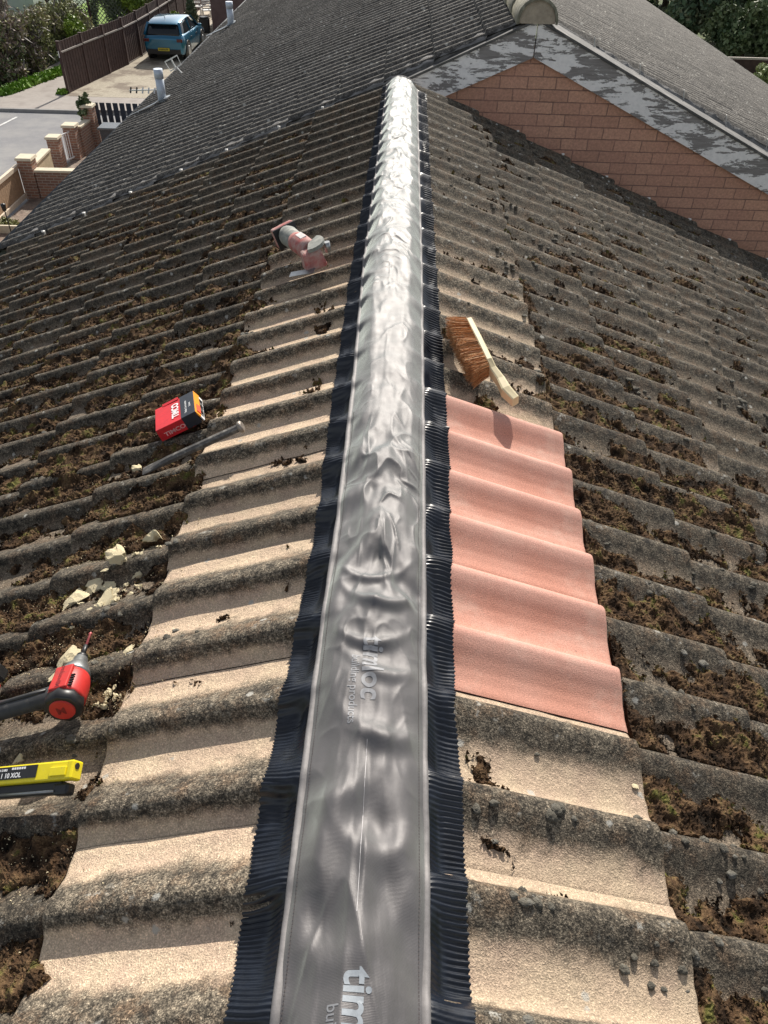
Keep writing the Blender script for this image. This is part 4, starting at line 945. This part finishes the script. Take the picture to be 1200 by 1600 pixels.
# car
def car():
    M_PAINT, nt, bs = new_mat('metallic blue car paint'); bs.inputs['Base Color'].default_value = (.002, .12, .22, 1); bs.inputs['Metallic'].default_value = .55; bs.inputs['Roughness'].default_value = .28; bs.inputs['Coat Weight'].default_value = 1.
    M_GL, nt, bs = new_mat('dark car glass'); bs.inputs['Base Color'].default_value = (.012, .016, .02, 1); bs.inputs['Roughness'].default_value = .08
    r_ = empty('car', (-10.68, 39.35, GZ+.095), 'blue hatchback parked on the gravel drive with its tailgate to us', 'car', rot=(0, 0, R(-2)))
    Wd_, Ln = .90, 4.4
    # stations: y, half width at sill, half width at belt, z bottom, z belt, z top(bonnet/roof)
    st = [(0.0, .74, .80, .42, .80, .86), (.06, .84, .87, .30, .90, 1.00), (.40, .88, .90, .24, .93, 1.04), (1.2, .90, .91, .22, .92, 1.03), (2.2, .90, .91, .22, .90, 1.00), (3.0, .89, .90, .22, .88, .98), (3.7, .87, .88, .24, .80, .90), (4.2, .80, .82, .28, .66, .74), (4.4, .66, .68, .36, .56, .62)]
    b = MB(); rings = []
    for (y, ws, wb, zb, zm, zt) in st:
        pr = [(-ws*.92, zb), (-ws, zb+.12), (-wb, zm*.72), (-wb, zm), (-wb*.90, zt), (0, zt+.02), (wb*.90, zt), (wb, zm), (wb, zm*.72), (ws, zb+.12), (ws*.92, zb)]
        rings.append([b.bm.verts.new((x, y, z)) for x, z in pr])
    for i in range(len(rings)-1):
        for k in range(len(rings[0])-1): b.bm.faces.new((rings[i][k], rings[i][k+1], rings[i+1][k+1], rings[i+1][k])).smooth = True
    b.bm.faces.new(rings[0]); b.bm.faces.new(rings[-1])
    b.build('body', M_PAINT, r_)
    cab = [(.10, .80, 1.00, .72, 1.06), (.42, .82, 1.02, .66, 1.44), (.95, .84, 1.02, .68, 1.52), (1.8, .84, 1.01, .68, 1.53), (2.45, .83, 1.0, .66, 1.45), (3.25, .80, .95, .70, .99)]
    b = MB(); rings = []
    for (y, wl, zl, wt, zt) in cab: rings.append([b.bm.verts.new((x, y, z)) for x, z in ((-wl, zl), (-wt, zt-.05), (-wt*.9, zt), (wt*.9, zt), (wt, zt-.05), (wl, zl))])
    for i in range(len(rings)-1):
        for k in range(5): b.bm.faces.new((rings[i][k], rings[i][k+1], rings[i+1][k+1], rings[i+1][k])).smooth = True
    b.bm.faces.new(rings[0]); b.bm.faces.new(rings[-1]); b.build('glasshouse', M_GL, r_)
    b = MB(); rings = []
    for (y, wt, zt) in ((.34, .70, 1.42), (.45, .71, 1.47), (.95, .71, 1.545), (1.8, .71, 1.555), (2.4, .68, 1.49)): rings.append([b.bm.verts.new((x, y, z)) for x, z in ((-wt, zt-.05), (-wt*.85, zt), (0, zt+.015), (wt*.85, zt), (wt, zt-.05))])
    for i in range(4):
        for k in range(4): b.bm.faces.new((rings[i][k], rings[i][k+1], rings[i+1][k+1], rings[i+1][k])).smooth = True
    b.build('roof', M_PAINT, r_)
    for s_ in (-1, 1):
        b = MB(); b.bar((s_*.83, .12, 1.02), (s_*.69, .44, 1.46), .10, .05); b.bar((s_*.845, 1.62, 1.0), (s_*.71, 1.62, 1.5), .06, .05); b.bar((s_*.82, 3.18, .98), (s_*.69, 2.42, 1.46), .06, .05); b.build('pillar', M_PAINT, r_)
        b = MB(); b.box((s_*.74, .03, .84), (.26, .07, .13), bevel=.02); b.build('tail_light', simple('dark red lens', (.09, .01, .012), .2), r_)
        b = MB(); b.box((s_*.98, 2.85, 1.03), (.18, .10, .13), bevel=.03); b.build('door_mirror', M_PAINT, r_)
        b = MB(); b.box((s_*.915, 1.45, .80), (.02, .16, .03)); b.box((s_*.915, 2.35, .80), (.02, .16, .03)); b.build('door_handle', M_BLK, r_)
        for y in (.82, 3.45):
            w_ = MB().tube([(s_*.72, y, .33), (s_*.93, y, .33)], .33, 24).build('wheel', simple('tyre', (.02, .02, .02), .8), r_)
            MB().tube([(s_*.92, y, .33), (s_*.945, y, .33)], .21, 16).build('rim', simple('alloy', (.35, .36, .37), .35, .8), w_)
            MB().tube([(s_*.70, y, .36), (s_*.925, y, .36)], .40, 24).build('wheel_arch', M_BLK, r_)
    b = MB(); b.box((0, -.012, .40), (1.5, .05, .20), bevel=.02); b.build('bumper', M_BLK, r_)
    b = MB(); b.box((0, -.045, .50), (.52, .012, .12)); pl = b.build('number_plate', simple('yellow plate', (.55, .45, .03), .5), r_)
    b = MB()
    for k in range(7): b.box((-.18+.06*k, -.052, .50), (.03, .004, .07))
    b.build('plate_characters', M_BLK, pl)
    b = MB(); b.box((0, .30, 1.43), (1.22, .22, .035), Matrix.Rotation(R(-8), 3, 'X'), bevel=.01); b.build('spoiler', M_PAINT, r_)
    b = MB(); b.box((0, .02, .72), (1.05, .03, .26), bevel=.012); b.build('tailgate', M_PAINT, r_)
    b = MB(); b.bar((0, .8, 1.55), (0, .70, 1.66), .02); b.build('aerial', M_BLK, r_)
car()
# hedge, grass verge
leaves('grass_verge', [(-15.6+.19*i*.75, 33.1+.55*i, GZ+.10, .42) for i in range(12)], 16000, .11, L_GRASS, None, .35, 2.2, .1, 4)
tag(bpy.data.objects['grass_verge'], 'strip of bright green grass between the hedge and the footpath', 'grass', None, 'stuff')
tag(leaves('grass_tuft', [(-13.3, 33.35, GZ+.14, .2)], 700, .08, L_GRASS, None, .5, 2.2, .1, 5), 'small tuft of grass at the foot of the end fence post', 'grass', None, 'stuff')
hcl = []
for i in range(12):
    x0 = -16.75+.13*i; y0 = 32.0+.85*i
    for k in range(5): hcl.append((x0+random.uniform(-.35, .35), y0+random.uniform(-.3, .3), GZ+.35+.36*k, random.uniform(.42, .62)))
h1 = empty('hedge', (-16, 36, GZ), 'tall brown and olive hedge half bare along the grass verge', 'hedge'); HO = np.array([16, -36, -GZ, 0])
hc = np.array(hcl)+HO
leaves('foliage', hc[:35], 15000, .085, L_TWIG, h1, .9, 3.2, .2, 6); leaves('foliage', hc[18:], 20000, .085, L_OLIVE, h1, .9, 1.5, .25, 7)
leaves('foliage', hc[4:24:3], 6000, .10, L_DARK, h1, .9, 1.3, .4, 8)
leaves('bare_stems', hc, 5000, .05, leaf_mat('grey stems', [(.10, .085, .075), (.25, .22, .2)]), h1, 1., 9., .1, 9)
tag(leaves('shrub', blob(-14.75, 40.0, GZ+.9, .35, .6, .8, 14, .25, .4, 3), 6000, .08, L_YEL, None, 1, 1.4, .4, 3), 'yellow green shrub at the far end of the hedge behind the dark fence', 'shrub')
# pale rendered house with a bare tree
b = MB(); b.box((0, 0, 2.2), (4.2, 8, 4.4)); ph_ = empty('house', (-21.4, 51.2, GZ), 'pale blue white rendered house behind the bare tree at top left', 'house')
b.build('wall', simple('pale render', (.46, .50, .48), .9, 0, .12, 1.2, .3, 30, .01), ph_)
MB().prism([(-2.4, -4.2, 4.4), (2.4, -4.2, 4.4), (0, -4.2, 5.9)], (0, 8.4, 0)).build('roof', M_SLATE, ph_)
MB().box((1.2, -4.02, 2.3), (.9, .06, 1.1)).build('window', M_BLK, ph_)
bt_ = empty('bare_tree', (-18.9, 41.4, GZ), 'bare brown winter tree at the top left corner', 'tree'); b = MB(); rg = random.Random(11)
def branch(b, p, d, L_, r, dep):
    e = p+d*L_; b.tube([p, (p+e)/2+Vector((rg.uniform(-.1, .1), rg.uniform(-.1, .1), 0))*L_, e], [r, r*.8, r*.6], 5)
    if dep:
        for _ in range(4 if dep > 2 else 3):
            n_ = (d+Vector((rg.uniform(-1, 1), rg.uniform(-1, 1), rg.uniform(-.3, .7)))*.75).normalized(); branch(b, p+d*L_*rg.uniform(.5, 1), n_, L_*rg.uniform(.55, .78), r*.55, dep-1)
branch(b, Vector((0, 0, 0)), Vector((-.05, 0, 1)), 1.3, .10, 5); b.build('trunk', M_BARK, bt_)
leaves('twigs', blob(-.2, 0, 2.5, 1.3, 1.3, 1.4, 26, .3, .6, 12), 9000, .045, L_TWIG, bt_, 1, 8, .1, 12)
b = MB(); b.prism([(-.9, 0, 0), (.9, 0, 0), (.75, 0, .45), (.1, 0, .8), (-.7, 0, .6)], (0, .9, 0)); tp = b.build('tarpaulin', simple('navy tarpaulin', (.012, .02, .09), .4, 0, .4, 3), None); tp.location = (-19.1, 42.6, GZ+.3)
tag(tp, 'dark blue tarpaulin heap behind the hedge at left', 'tarpaulin')
tag(MB().box((-19.8, 52, GZ+.0), (7.4, 16, .05)).build('lawn', M_LAWN), kind='structure')
# timber gate and ivy covered trellis
gt = empty('garden_gate', (-19.3, 48.8, GZ), 'weathered timber field gate in front of the bright lawn', 'gate')
for z_ in (.35, .75, 1.1): MB().box((.2, 0, z_), (2.0, .05, .07)).build('gate_bar', M_FEN, gt)
MB().bar((-.8, -.03, .3), (.4, -.03, 1.1), .05).build('brace', M_FEN, gt); MB().bar((1.2, -.03, .3), (.4, -.03, 1.1), .05).build('brace', M_FEN, gt)
for x in (-.85, 1.25): MB().box((x, 0, .65), (.12, .12, 1.3)).build('gate_post', M_FEN, gt)
tr = empty('trellis', (-15.9, 45.6, GZ), 'tall dark trellis screen overgrown with small leaves behind the fence', 'trellis', rot=(0, 0, R(24)))
b = MB()
for k in range(-14, 22):
    x0 = -1.9+k*.2
    for s_ in (-1, 1):
        a = max(-1.9, x0) if s_ > 0 else min(1.9, x0+2.6*0); 
        p0, p1 = (x0, 0), (x0+s_*2.6, 2.6)
        t0 = 0.; t1 = 1.
        for (lo, hi) in ((-1.9, 1.9),):
            if s_ > 0: t0 = max(t0, (lo-x0)/2.6); t1 = min(t1, (hi-x0)/2.6)
            else: t0 = max(t0, (x0-hi)/2.6); t1 = min(t1, (x0-lo)/2.6)
        if t1-t0 > .03: b.bar((x0+s_*2.6*t0, .012*s_, .3+2.6*t0), (x0+s_*2.6*t1, .012*s_, .3+2.6*t1), .012, .03)
b.build('lattice', simple('grey green lattice', (.16, .18, .14), .8), tr)
for x in (-1.95, 0, 1.95): MB().box((x, 0, 1.5), (.1, .1, 3.0)).build('post', M_FEN, tr)
MB().box((0, -.04, 1.6), (3.9, .05, .08)).build('rail', M_FEN, tr)
leaves('climber', [(random.uniform(-1.8, 1.8), .25, random.uniform(.3, 2.8), random.uniform(.25, .45)) for _ in range(40)], 15000, .075, L_DARK, tr, 1, 1.2, .2, 14)
for i, (x, y, h, rx, mt, lab) in enumerate(((-14.2, 46.6, 2.6, .7, L_YEL, 'bright yellow green bush behind the dark fence'), (-13.5, 48.4, 2.7, .8, L_OLIVE, 'olive bush right of the yellow green bush behind the fence'), (-13.2, 50.6, 2.9, .75, L_YEL, 'second yellow green bush farther along behind the fence'), (-15.4, 48.9, 3.4, 1.1, L_DARK, 'dark evergreen behind the trellis screen'), (-13.3, 53.2, 3.2, 1.0, L_DARK, 'dark bush at the far end behind the fence'))):
    tree('bush', x, y, h, rx, mt, lab, 'bushes behind the dark fence', 60+i, 6000, .09, .52, .46, 'bush')
# front garden: piers, walls, gate, bins
def bricks(name='pier brick'):
    m, nt, bs = new_mat(name); co = objco(nt); sp = N(nt, 'ShaderNodeSeparateXYZ'); nt.links.new(co, sp.inputs[0]); cb = N(nt, 'ShaderNodeCombineXYZ')
    nt.links.new(math_(nt, 'ADD', sp.outputs[0], sp.outputs[1]), cb.inputs[0]); nt.links.new(sp.outputs[2], cb.inputs[1]); br = N(nt, 'ShaderNodeTexBrick', i_Scale=1.)
    for k_, v in (('Brick Width', .225), ('Row Height', .075), ('Mortar Size', .008)): br.inputs[k_].default_value = v
    br.inputs['Color1'].default_value = (.34, .17, .11, 1); br.inputs['Color2'].default_value = (.22, .12, .09, 1); br.inputs['Mortar'].default_value = (.40, .36, .31, 1)
    nt.links.new(cb.outputs[0], br.inputs[0]); nt.links.new(br.outputs[0], bs.inputs['Base Color']); bs.inputs['Roughness'].default_value = .9; return m
M_PB = bricks(); M_CAP = simple('cream stone coping', (.62, .55, .42), .85, 0, .1, 8)
def pier(x, y, w, h, label, ivy=False):
    p = empty('brick_pier', (x, y, GZ), label, 'pier', 'brick piers of the front garden')
    MB().box((0, 0, h/2), (w, w, h)).build('shaft', M_PB, p); MB().box((0, 0, h+.03), (w+.08, w+.08, .07), taper=.93, bevel=.006).build('cap', M_CAP, p)
    return p
pier(-10.50, 24.80, .33, .88, 'red brick pier with cream cap, left post of the white metal gate')
pier(-10.28, 25.72, .36, .98, 'red brick pier with cream cap, right post of the white metal gate')
pier(-10.05, 26.95, .34, 1.25, 'brick pier overgrown with ivy at the end of the picket fence')
pier(-10.33, 22.25, .38, 1.05, 'brick corner pier where the wooden fence meets the low wall')
tag(leaves('ivy', blob(-10.12, 26.95, GZ+1.15, .24, .2, .5, 22, .05, .13, 31), 3500, .06, L_DARK, None, 1, 1.2, .3, 31), 'dark ivy heaped over the top of the brick pier', 'ivy')
def lowwall(x0, y0, x1, y1, h, t_, label, mat=None):
    c_ = Vector(((x0+x1)/2, (y0+y1)/2, GZ)); p = empty('garden_wall', c_, label, 'garden wall', 'low walls of the front garden'); L_ = math.hypot(x1-x0, y1-y0); p.rotation_euler = (0, 0, math.atan2(y1-y0, x1-x0))
    MB().box((0, 0, h/2), (L_, t_, h)).build('wall', mat or M_PB, p); MB().box((0, 0, h+.03), (L_, t_+.06, .06), bevel=.006).build('coping', M_CAP, p)
lowwall(-10.12, 22.2, -8.0, 22.25, .74, .2, 'low brick wall with cream coping running from the corner pier under the eaves')
lowwall(-10.42, 22.45, -10.50, 24.1, .72, .2, 'pale stone block wall between the corner pier and the gate pier', simple('sand block', (.46, .38, .25), .9, 0, .15, 6))
lowwall(-10.13, 25.92, -10.08, 26.75, .86, .16, 'short brick wall between the gate pier and the ivy covered pier')
mg = empty('metal_gate', (-10.38, 25.0, GZ), 'narrow white metal gate between the two brick piers', 'gate', rot=(0, 0, R(75)))
MB().box((.24, 0, .88), (.52, .025, .03)).build('top_rail', M_WHT, mg); MB().box((.24, 0, .15), (.52, .025, .03)).build('bottom_rail', M_WHT, mg)
for k in range(4): MB().box((.06+.12*k, 0, .5), (.018, .018, .76)).build('bar', M_WHT, mg)
wf = empty('panel_fence', (-10.56, 20.0, GZ), 'low tan wooden panel fence at the left edge beside the road', 'fence')
M_TAN = simple('tan fence boards', (.40, .27, .17), .8, 0, .2, 10, .3, 40, .01); M_TANL = simple('pale timber capping', (.66, .56, .44), .8, 0, .1, 10)
b = MB(); 
for k in range(36): b.box((0, -2.1+.118*k, .47), (.02, .108, .74))
b.build('boards', M_TAN, wf); MB().box((0, 0, .88), (.09, 4.3, .10)).build('capping', M_TANL, wf); MB().box((.05, 0, .12), (.05, 4.3, .12)).build('gravel_board', M_TANL, wf)
MB().box((-.45, -.4, .72), (.07, 4.3, .07)).build('outer_rail', M_TANL, wf)
pk = empty('picket_fence', (-9.3, 27.4, GZ), 'dark blue black picket fence standing behind the wheelie bin', 'fence')
M_PK = simple('blue black painted timber', (.02, .03, .05), .6, 0, .2, 10)
for k in range(9): MB().box((-.86+.215*k, 0, .64), (.16, .02, 1.24)).build('picket', M_PK, pk)
for z_ in (.3, 1.0): MB().box((0, .03, z_), (1.9, .04, .08)).build('rail', simple('grey rail', (.28, .27, .27), .7), pk)
for (x, y, c1_, c2_, lab) in ((-9.03, 25.75, (.05, .055, .065), (.10, .11, .12), 'dark grey wheelie bin standing in front of the picket fence'), (-8.35, 26.15, (.04, .05, .06), (.02, .16, .42), 'wheelie bin with a bright blue lid half hidden by the eaves')):
    w_ = empty('wheelie_bin', (x, y, GZ), lab, 'wheelie bin', 'wheelie bins'); mb_ = simple('bin plastic', c1_, .5); ml = simple('bin lid', c2_, .3)
    b = MB(); b.box((0, 0, .5), (.46, .50, .92), taper=1.15, bevel=.02); b.build('bin_body', mb_, w_); MB().box((0, -.02, 1.0), (.60, .66, .07), bevel=.02).build('lid', ml, w_)
    for s_ in (-1, 1): MB().tube([(s_*.22, .27, .1), (s_*.28, .27, .1)], .10, 14).build('wheel', M_BLK, w_)
lp = empty('garden_lamp', (-9.85, 19.3, GZ), 'small black garden lamp post among the plants at the left edge', 'lamp')
MB().tube([(0, 0, 0), (0, 0, .7)], .015, 8).build('post', M_BLK, lp); MB().tube([(0, 0, .7), (0, 0, .85), (0, 0, .88)], [.05, .07, .02], 6).build('lantern', M_BLK, lp)
tag(leaves('plant', blob(-10.1, 19.75, GZ+.1, .5, .35, .15, 10, .1, .22, 41), 2500, .05, L_OLIVE, None, .8, 1.5, .2, 41), 'pale green low plants in the raised bed at the left edge', 'plants')
tag(leaves('plant', blob(-9.0, 21.6, GZ+.2, .3, .2, .25, 8, .1, .2, 42), 2000, .05, L_DARK, None, .8, 1.5, .2, 42), 'small dark plant at the foot of the low brick wall', 'plants')
tag(MB().box((-10.0, 19.52, GZ+.12), (1.3, .07, .24), bevel=.006).build('bed_edging', M_CAP), 'cream edging board of the raised bed at the left edge', 'edging')
# patio beyond the car
struct('patio', MB().box((-10.9, 56, GZ+.05), (2.6, 16, .12)), simple('cream patio slabs', (.48, .42, .34), .85, 0, .2, 3, .3, 30, .01, dirt=(.25, .22, .19), dscale=2.5))
MW = simple('white garden furniture', (.75, .75, .74), .5)
def chair(x, y, rz, lab):
    c_ = empty('garden_chair', (x, y, GZ+.11), lab, 'garden chair', 'white garden chairs', (0, 0, rz)); MB().box((0, 0, .42), (.5, .5, .05), bevel=.01).build('seat', MW, c_)
    b = MB(); 
    for k in range(4): b.box((0, .24+.03*k*.6, .52+.12*k), (.5, .03, .06))
    b.box((-.24, .27, .7), (.04, .04, .55)); b.box((.24, .27, .7), (.04, .04, .55)); b.build('backrest', MW, c_)
    for sx in (-.22, .22):
        for sy in (-.22, .22): MB().box((sx, sy, .2), (.045, .045, .42)).build('leg', MW, c_)
        MB().box((sx*1.1, 0, .62), (.05, .5, .03)).build('armrest', MW, c_)
chair(-11.75, 51.3, R(100), 'white garden chair left of the round white table on the patio'); chair(-10.95, 50.2, R(200), 'white garden chair in front of the round white table')
tb = empty('garden_table', (-11.1, 51.9, GZ+.11), 'round white garden table on the far patio', 'table'); MB().tube([(0, 0, .70), (0, 0, .74)], .5, 24).build('table_top', MW, tb); MB().tube([(0, 0, 0), (0, 0, .7)], .04, 8).build('leg', MW, tb)
cp = empty('potted_conifer', (-11.1, 47.2, GZ+.1), 'slim dark potted conifer in front of the parked blue car', 'potted plant'); MB().tube([(0, 0, 0), (0, 0, .4)], [.18, .25], 14).build('pot', simple('dark pot', (.05, .04, .04), .6), cp)
leaves('foliage', [(0, 0, .5+.16*i, .30*(1-i/9)+.04) for i in range(9)], 4500, .06, L_CON, cp, 1, 1.5, .4, 51)
tag(leaves('shrub', blob(-11.7, 46.0, GZ+.6, .35, .5, .4, 10, .15, .3, 52), 3500, .07, L_YEL, None, .9, 1.4, .3, 52), 'pale yellow shrub at the fence foot just beyond the blue car', 'shrub')
tag(MB().box((-10.3, 46.4, GZ+.42), (.45, .4, .62), taper=1.1, bevel=.02).tube([(-10.3, 46.4, GZ+.73), (-10.3, 46.4, GZ+.8)], [.25, .2], 12).build('planter', M_BLK), 'black square tub standing on the cream patio slabs', 'tub')
sh = empty('outbuilding', (-7.6, 48, GZ), 'dark purple brown brick outbuilding partly hidden by the far flue pipe', 'outbuilding')
MB().prism([(-2.2, -2, 0), (2.2, -2, 0), (2.2, -2, 2.6), (.3, -2, 3.1), (-2.2, -2, 1.75)], (0, 9, 0)).build('wall', simple('purple brown brick', (.15, .095, .09), .9, 0, .2, 5, .4, 20, .01), sh)
MB().prism([(-2.4, -2.15, 1.72), (.3, -2.15, 3.12), (2.4, -2.15, 2.6), (2.4, -2.15, 2.7), (.3, -2.15, 3.24), (-2.4, -2.15, 1.82)], (0, 9.3, 0)).build('roof', M_SLATE, sh)
# aerials on the eaves
ae = empty('roof_aerial', (-2.66, 9.9, -1.14), 'white square aerial frame fixed above the eaves beyond the near flue', 'aerial')
M_AL = simple('white aluminium', (.7, .7, .7), .4, .3, .05)
P_ = [(-.02, 0, .12), (.13, 0, .19), (.16, 0, .10), (.03, 0, .03)]
for i in range(4): MB().bar(P_[i], P_[(i+1) % 4], .012 if i % 2 == 0 else .006).build('frame_bar', M_AL, ae)
MB().bar((.055, 0, .155), (.095, 0, .065), .014).build('centre_bar', M_AL, ae); MB().bar((.10, .01, .07), (.22, .02, -.06), .012).build('bracket', M_AL, ae)
a2 = empty('roof_aerial', (-2.80, 9.2, -1.16), 'small comb shaped aerial sticking out left of the near flue pipe', 'aerial')
MB().bar((-.12, 0, 0), (.20, 0, .015), .012).build('boom', M_AL, a2)
for k in range(5): MB().bar((-.11+.065*k, -.01, -.025), (-.10+.065*k, .01, .03), .012).build('element', M_AL if k > 1 else M_BLK, a2)
# trees, fence and shrub beyond the right eaves
for i, (x, y, h, rx, mt, sz, lab) in enumerate(((14.6, 47, 5.2, 2.2, L_CON, .19, 'blue green conifer just above the right eaves line'), (18.2, 50, 6.2, 2.6, L_CON, .20, 'broad brownish conifer in the middle of the trees at top right'), (22.4, 47, 6.4, 2.4, L_DARK, .19, 'dark evergreen at the top right corner'), (16.6, 43.5, 2.8, 1.6, L_DARK, .15, 'low dark evergreen above the wooden rail at right'), (20.6, 44, 4.2, 1.8, L_CON, .17, 'conifer with a pale leaning trunk at the right edge'), (13.6, 56, 5.4, 2.3, L_DARK, .2, 'dark tree farthest back at the top of the right eaves'), (25.5, 53, 7.2, 3.0, L_CON, .22, 'tall conifer behind the trees at the right edge'), (17, 60, 6.5, 3.0, L_OLIVE, .22, 'olive green tree behind the row at top right'), (22, 62, 6.8, 3.2, L_CON, .24, 'hazy conifer at the back of the row at top right'))):
    tree('conifer' if mt == L_CON else 'tree', x, y, h, rx, mt, lab, 'trees beyond the right eaves', 80+i, 13000, sz)
b = MB(); b.tube([(18.3, 45.2, GZ+.9), (17.4, 44.0, GZ+1.9), (16.9, 43.2, GZ+2.9)], [.16, .13, .09], 9)
tag(b.build('leaning_tree', simple('pale bark', (.42, .38, .31), .85, 0, .2, 4)), 'pale leaning bare tree among the evergreens at the right edge', 'tree')
rf = empty('timber_fence', (16, 36.6, GZ), 'wooden fence with a pale top rail beyond the right eaves', 'fence')
MB().box((0, 0, .7), (9, .03, 1.3)).build('boards', M_FEN, rf); MB().box((0, -.03, 1.4), (9, .09, .06)).build('top_rail', simple('pale rail', (.4, .36, .31), .8), rf)
tag(leaves('shrub', blob(14.6, 34.6, GZ+.9, .8, .6, .7, 20, .2, .45, 71), 8000, .10, leaf_mat('pale variegated leaves', [(.12, .16, .06), (.3, .36, .16), (.5, .52, .3)]), None, .9, 1.4, .3, 71), 'pale variegated shrub in front of the wooden fence at the right edge', 'shrub')
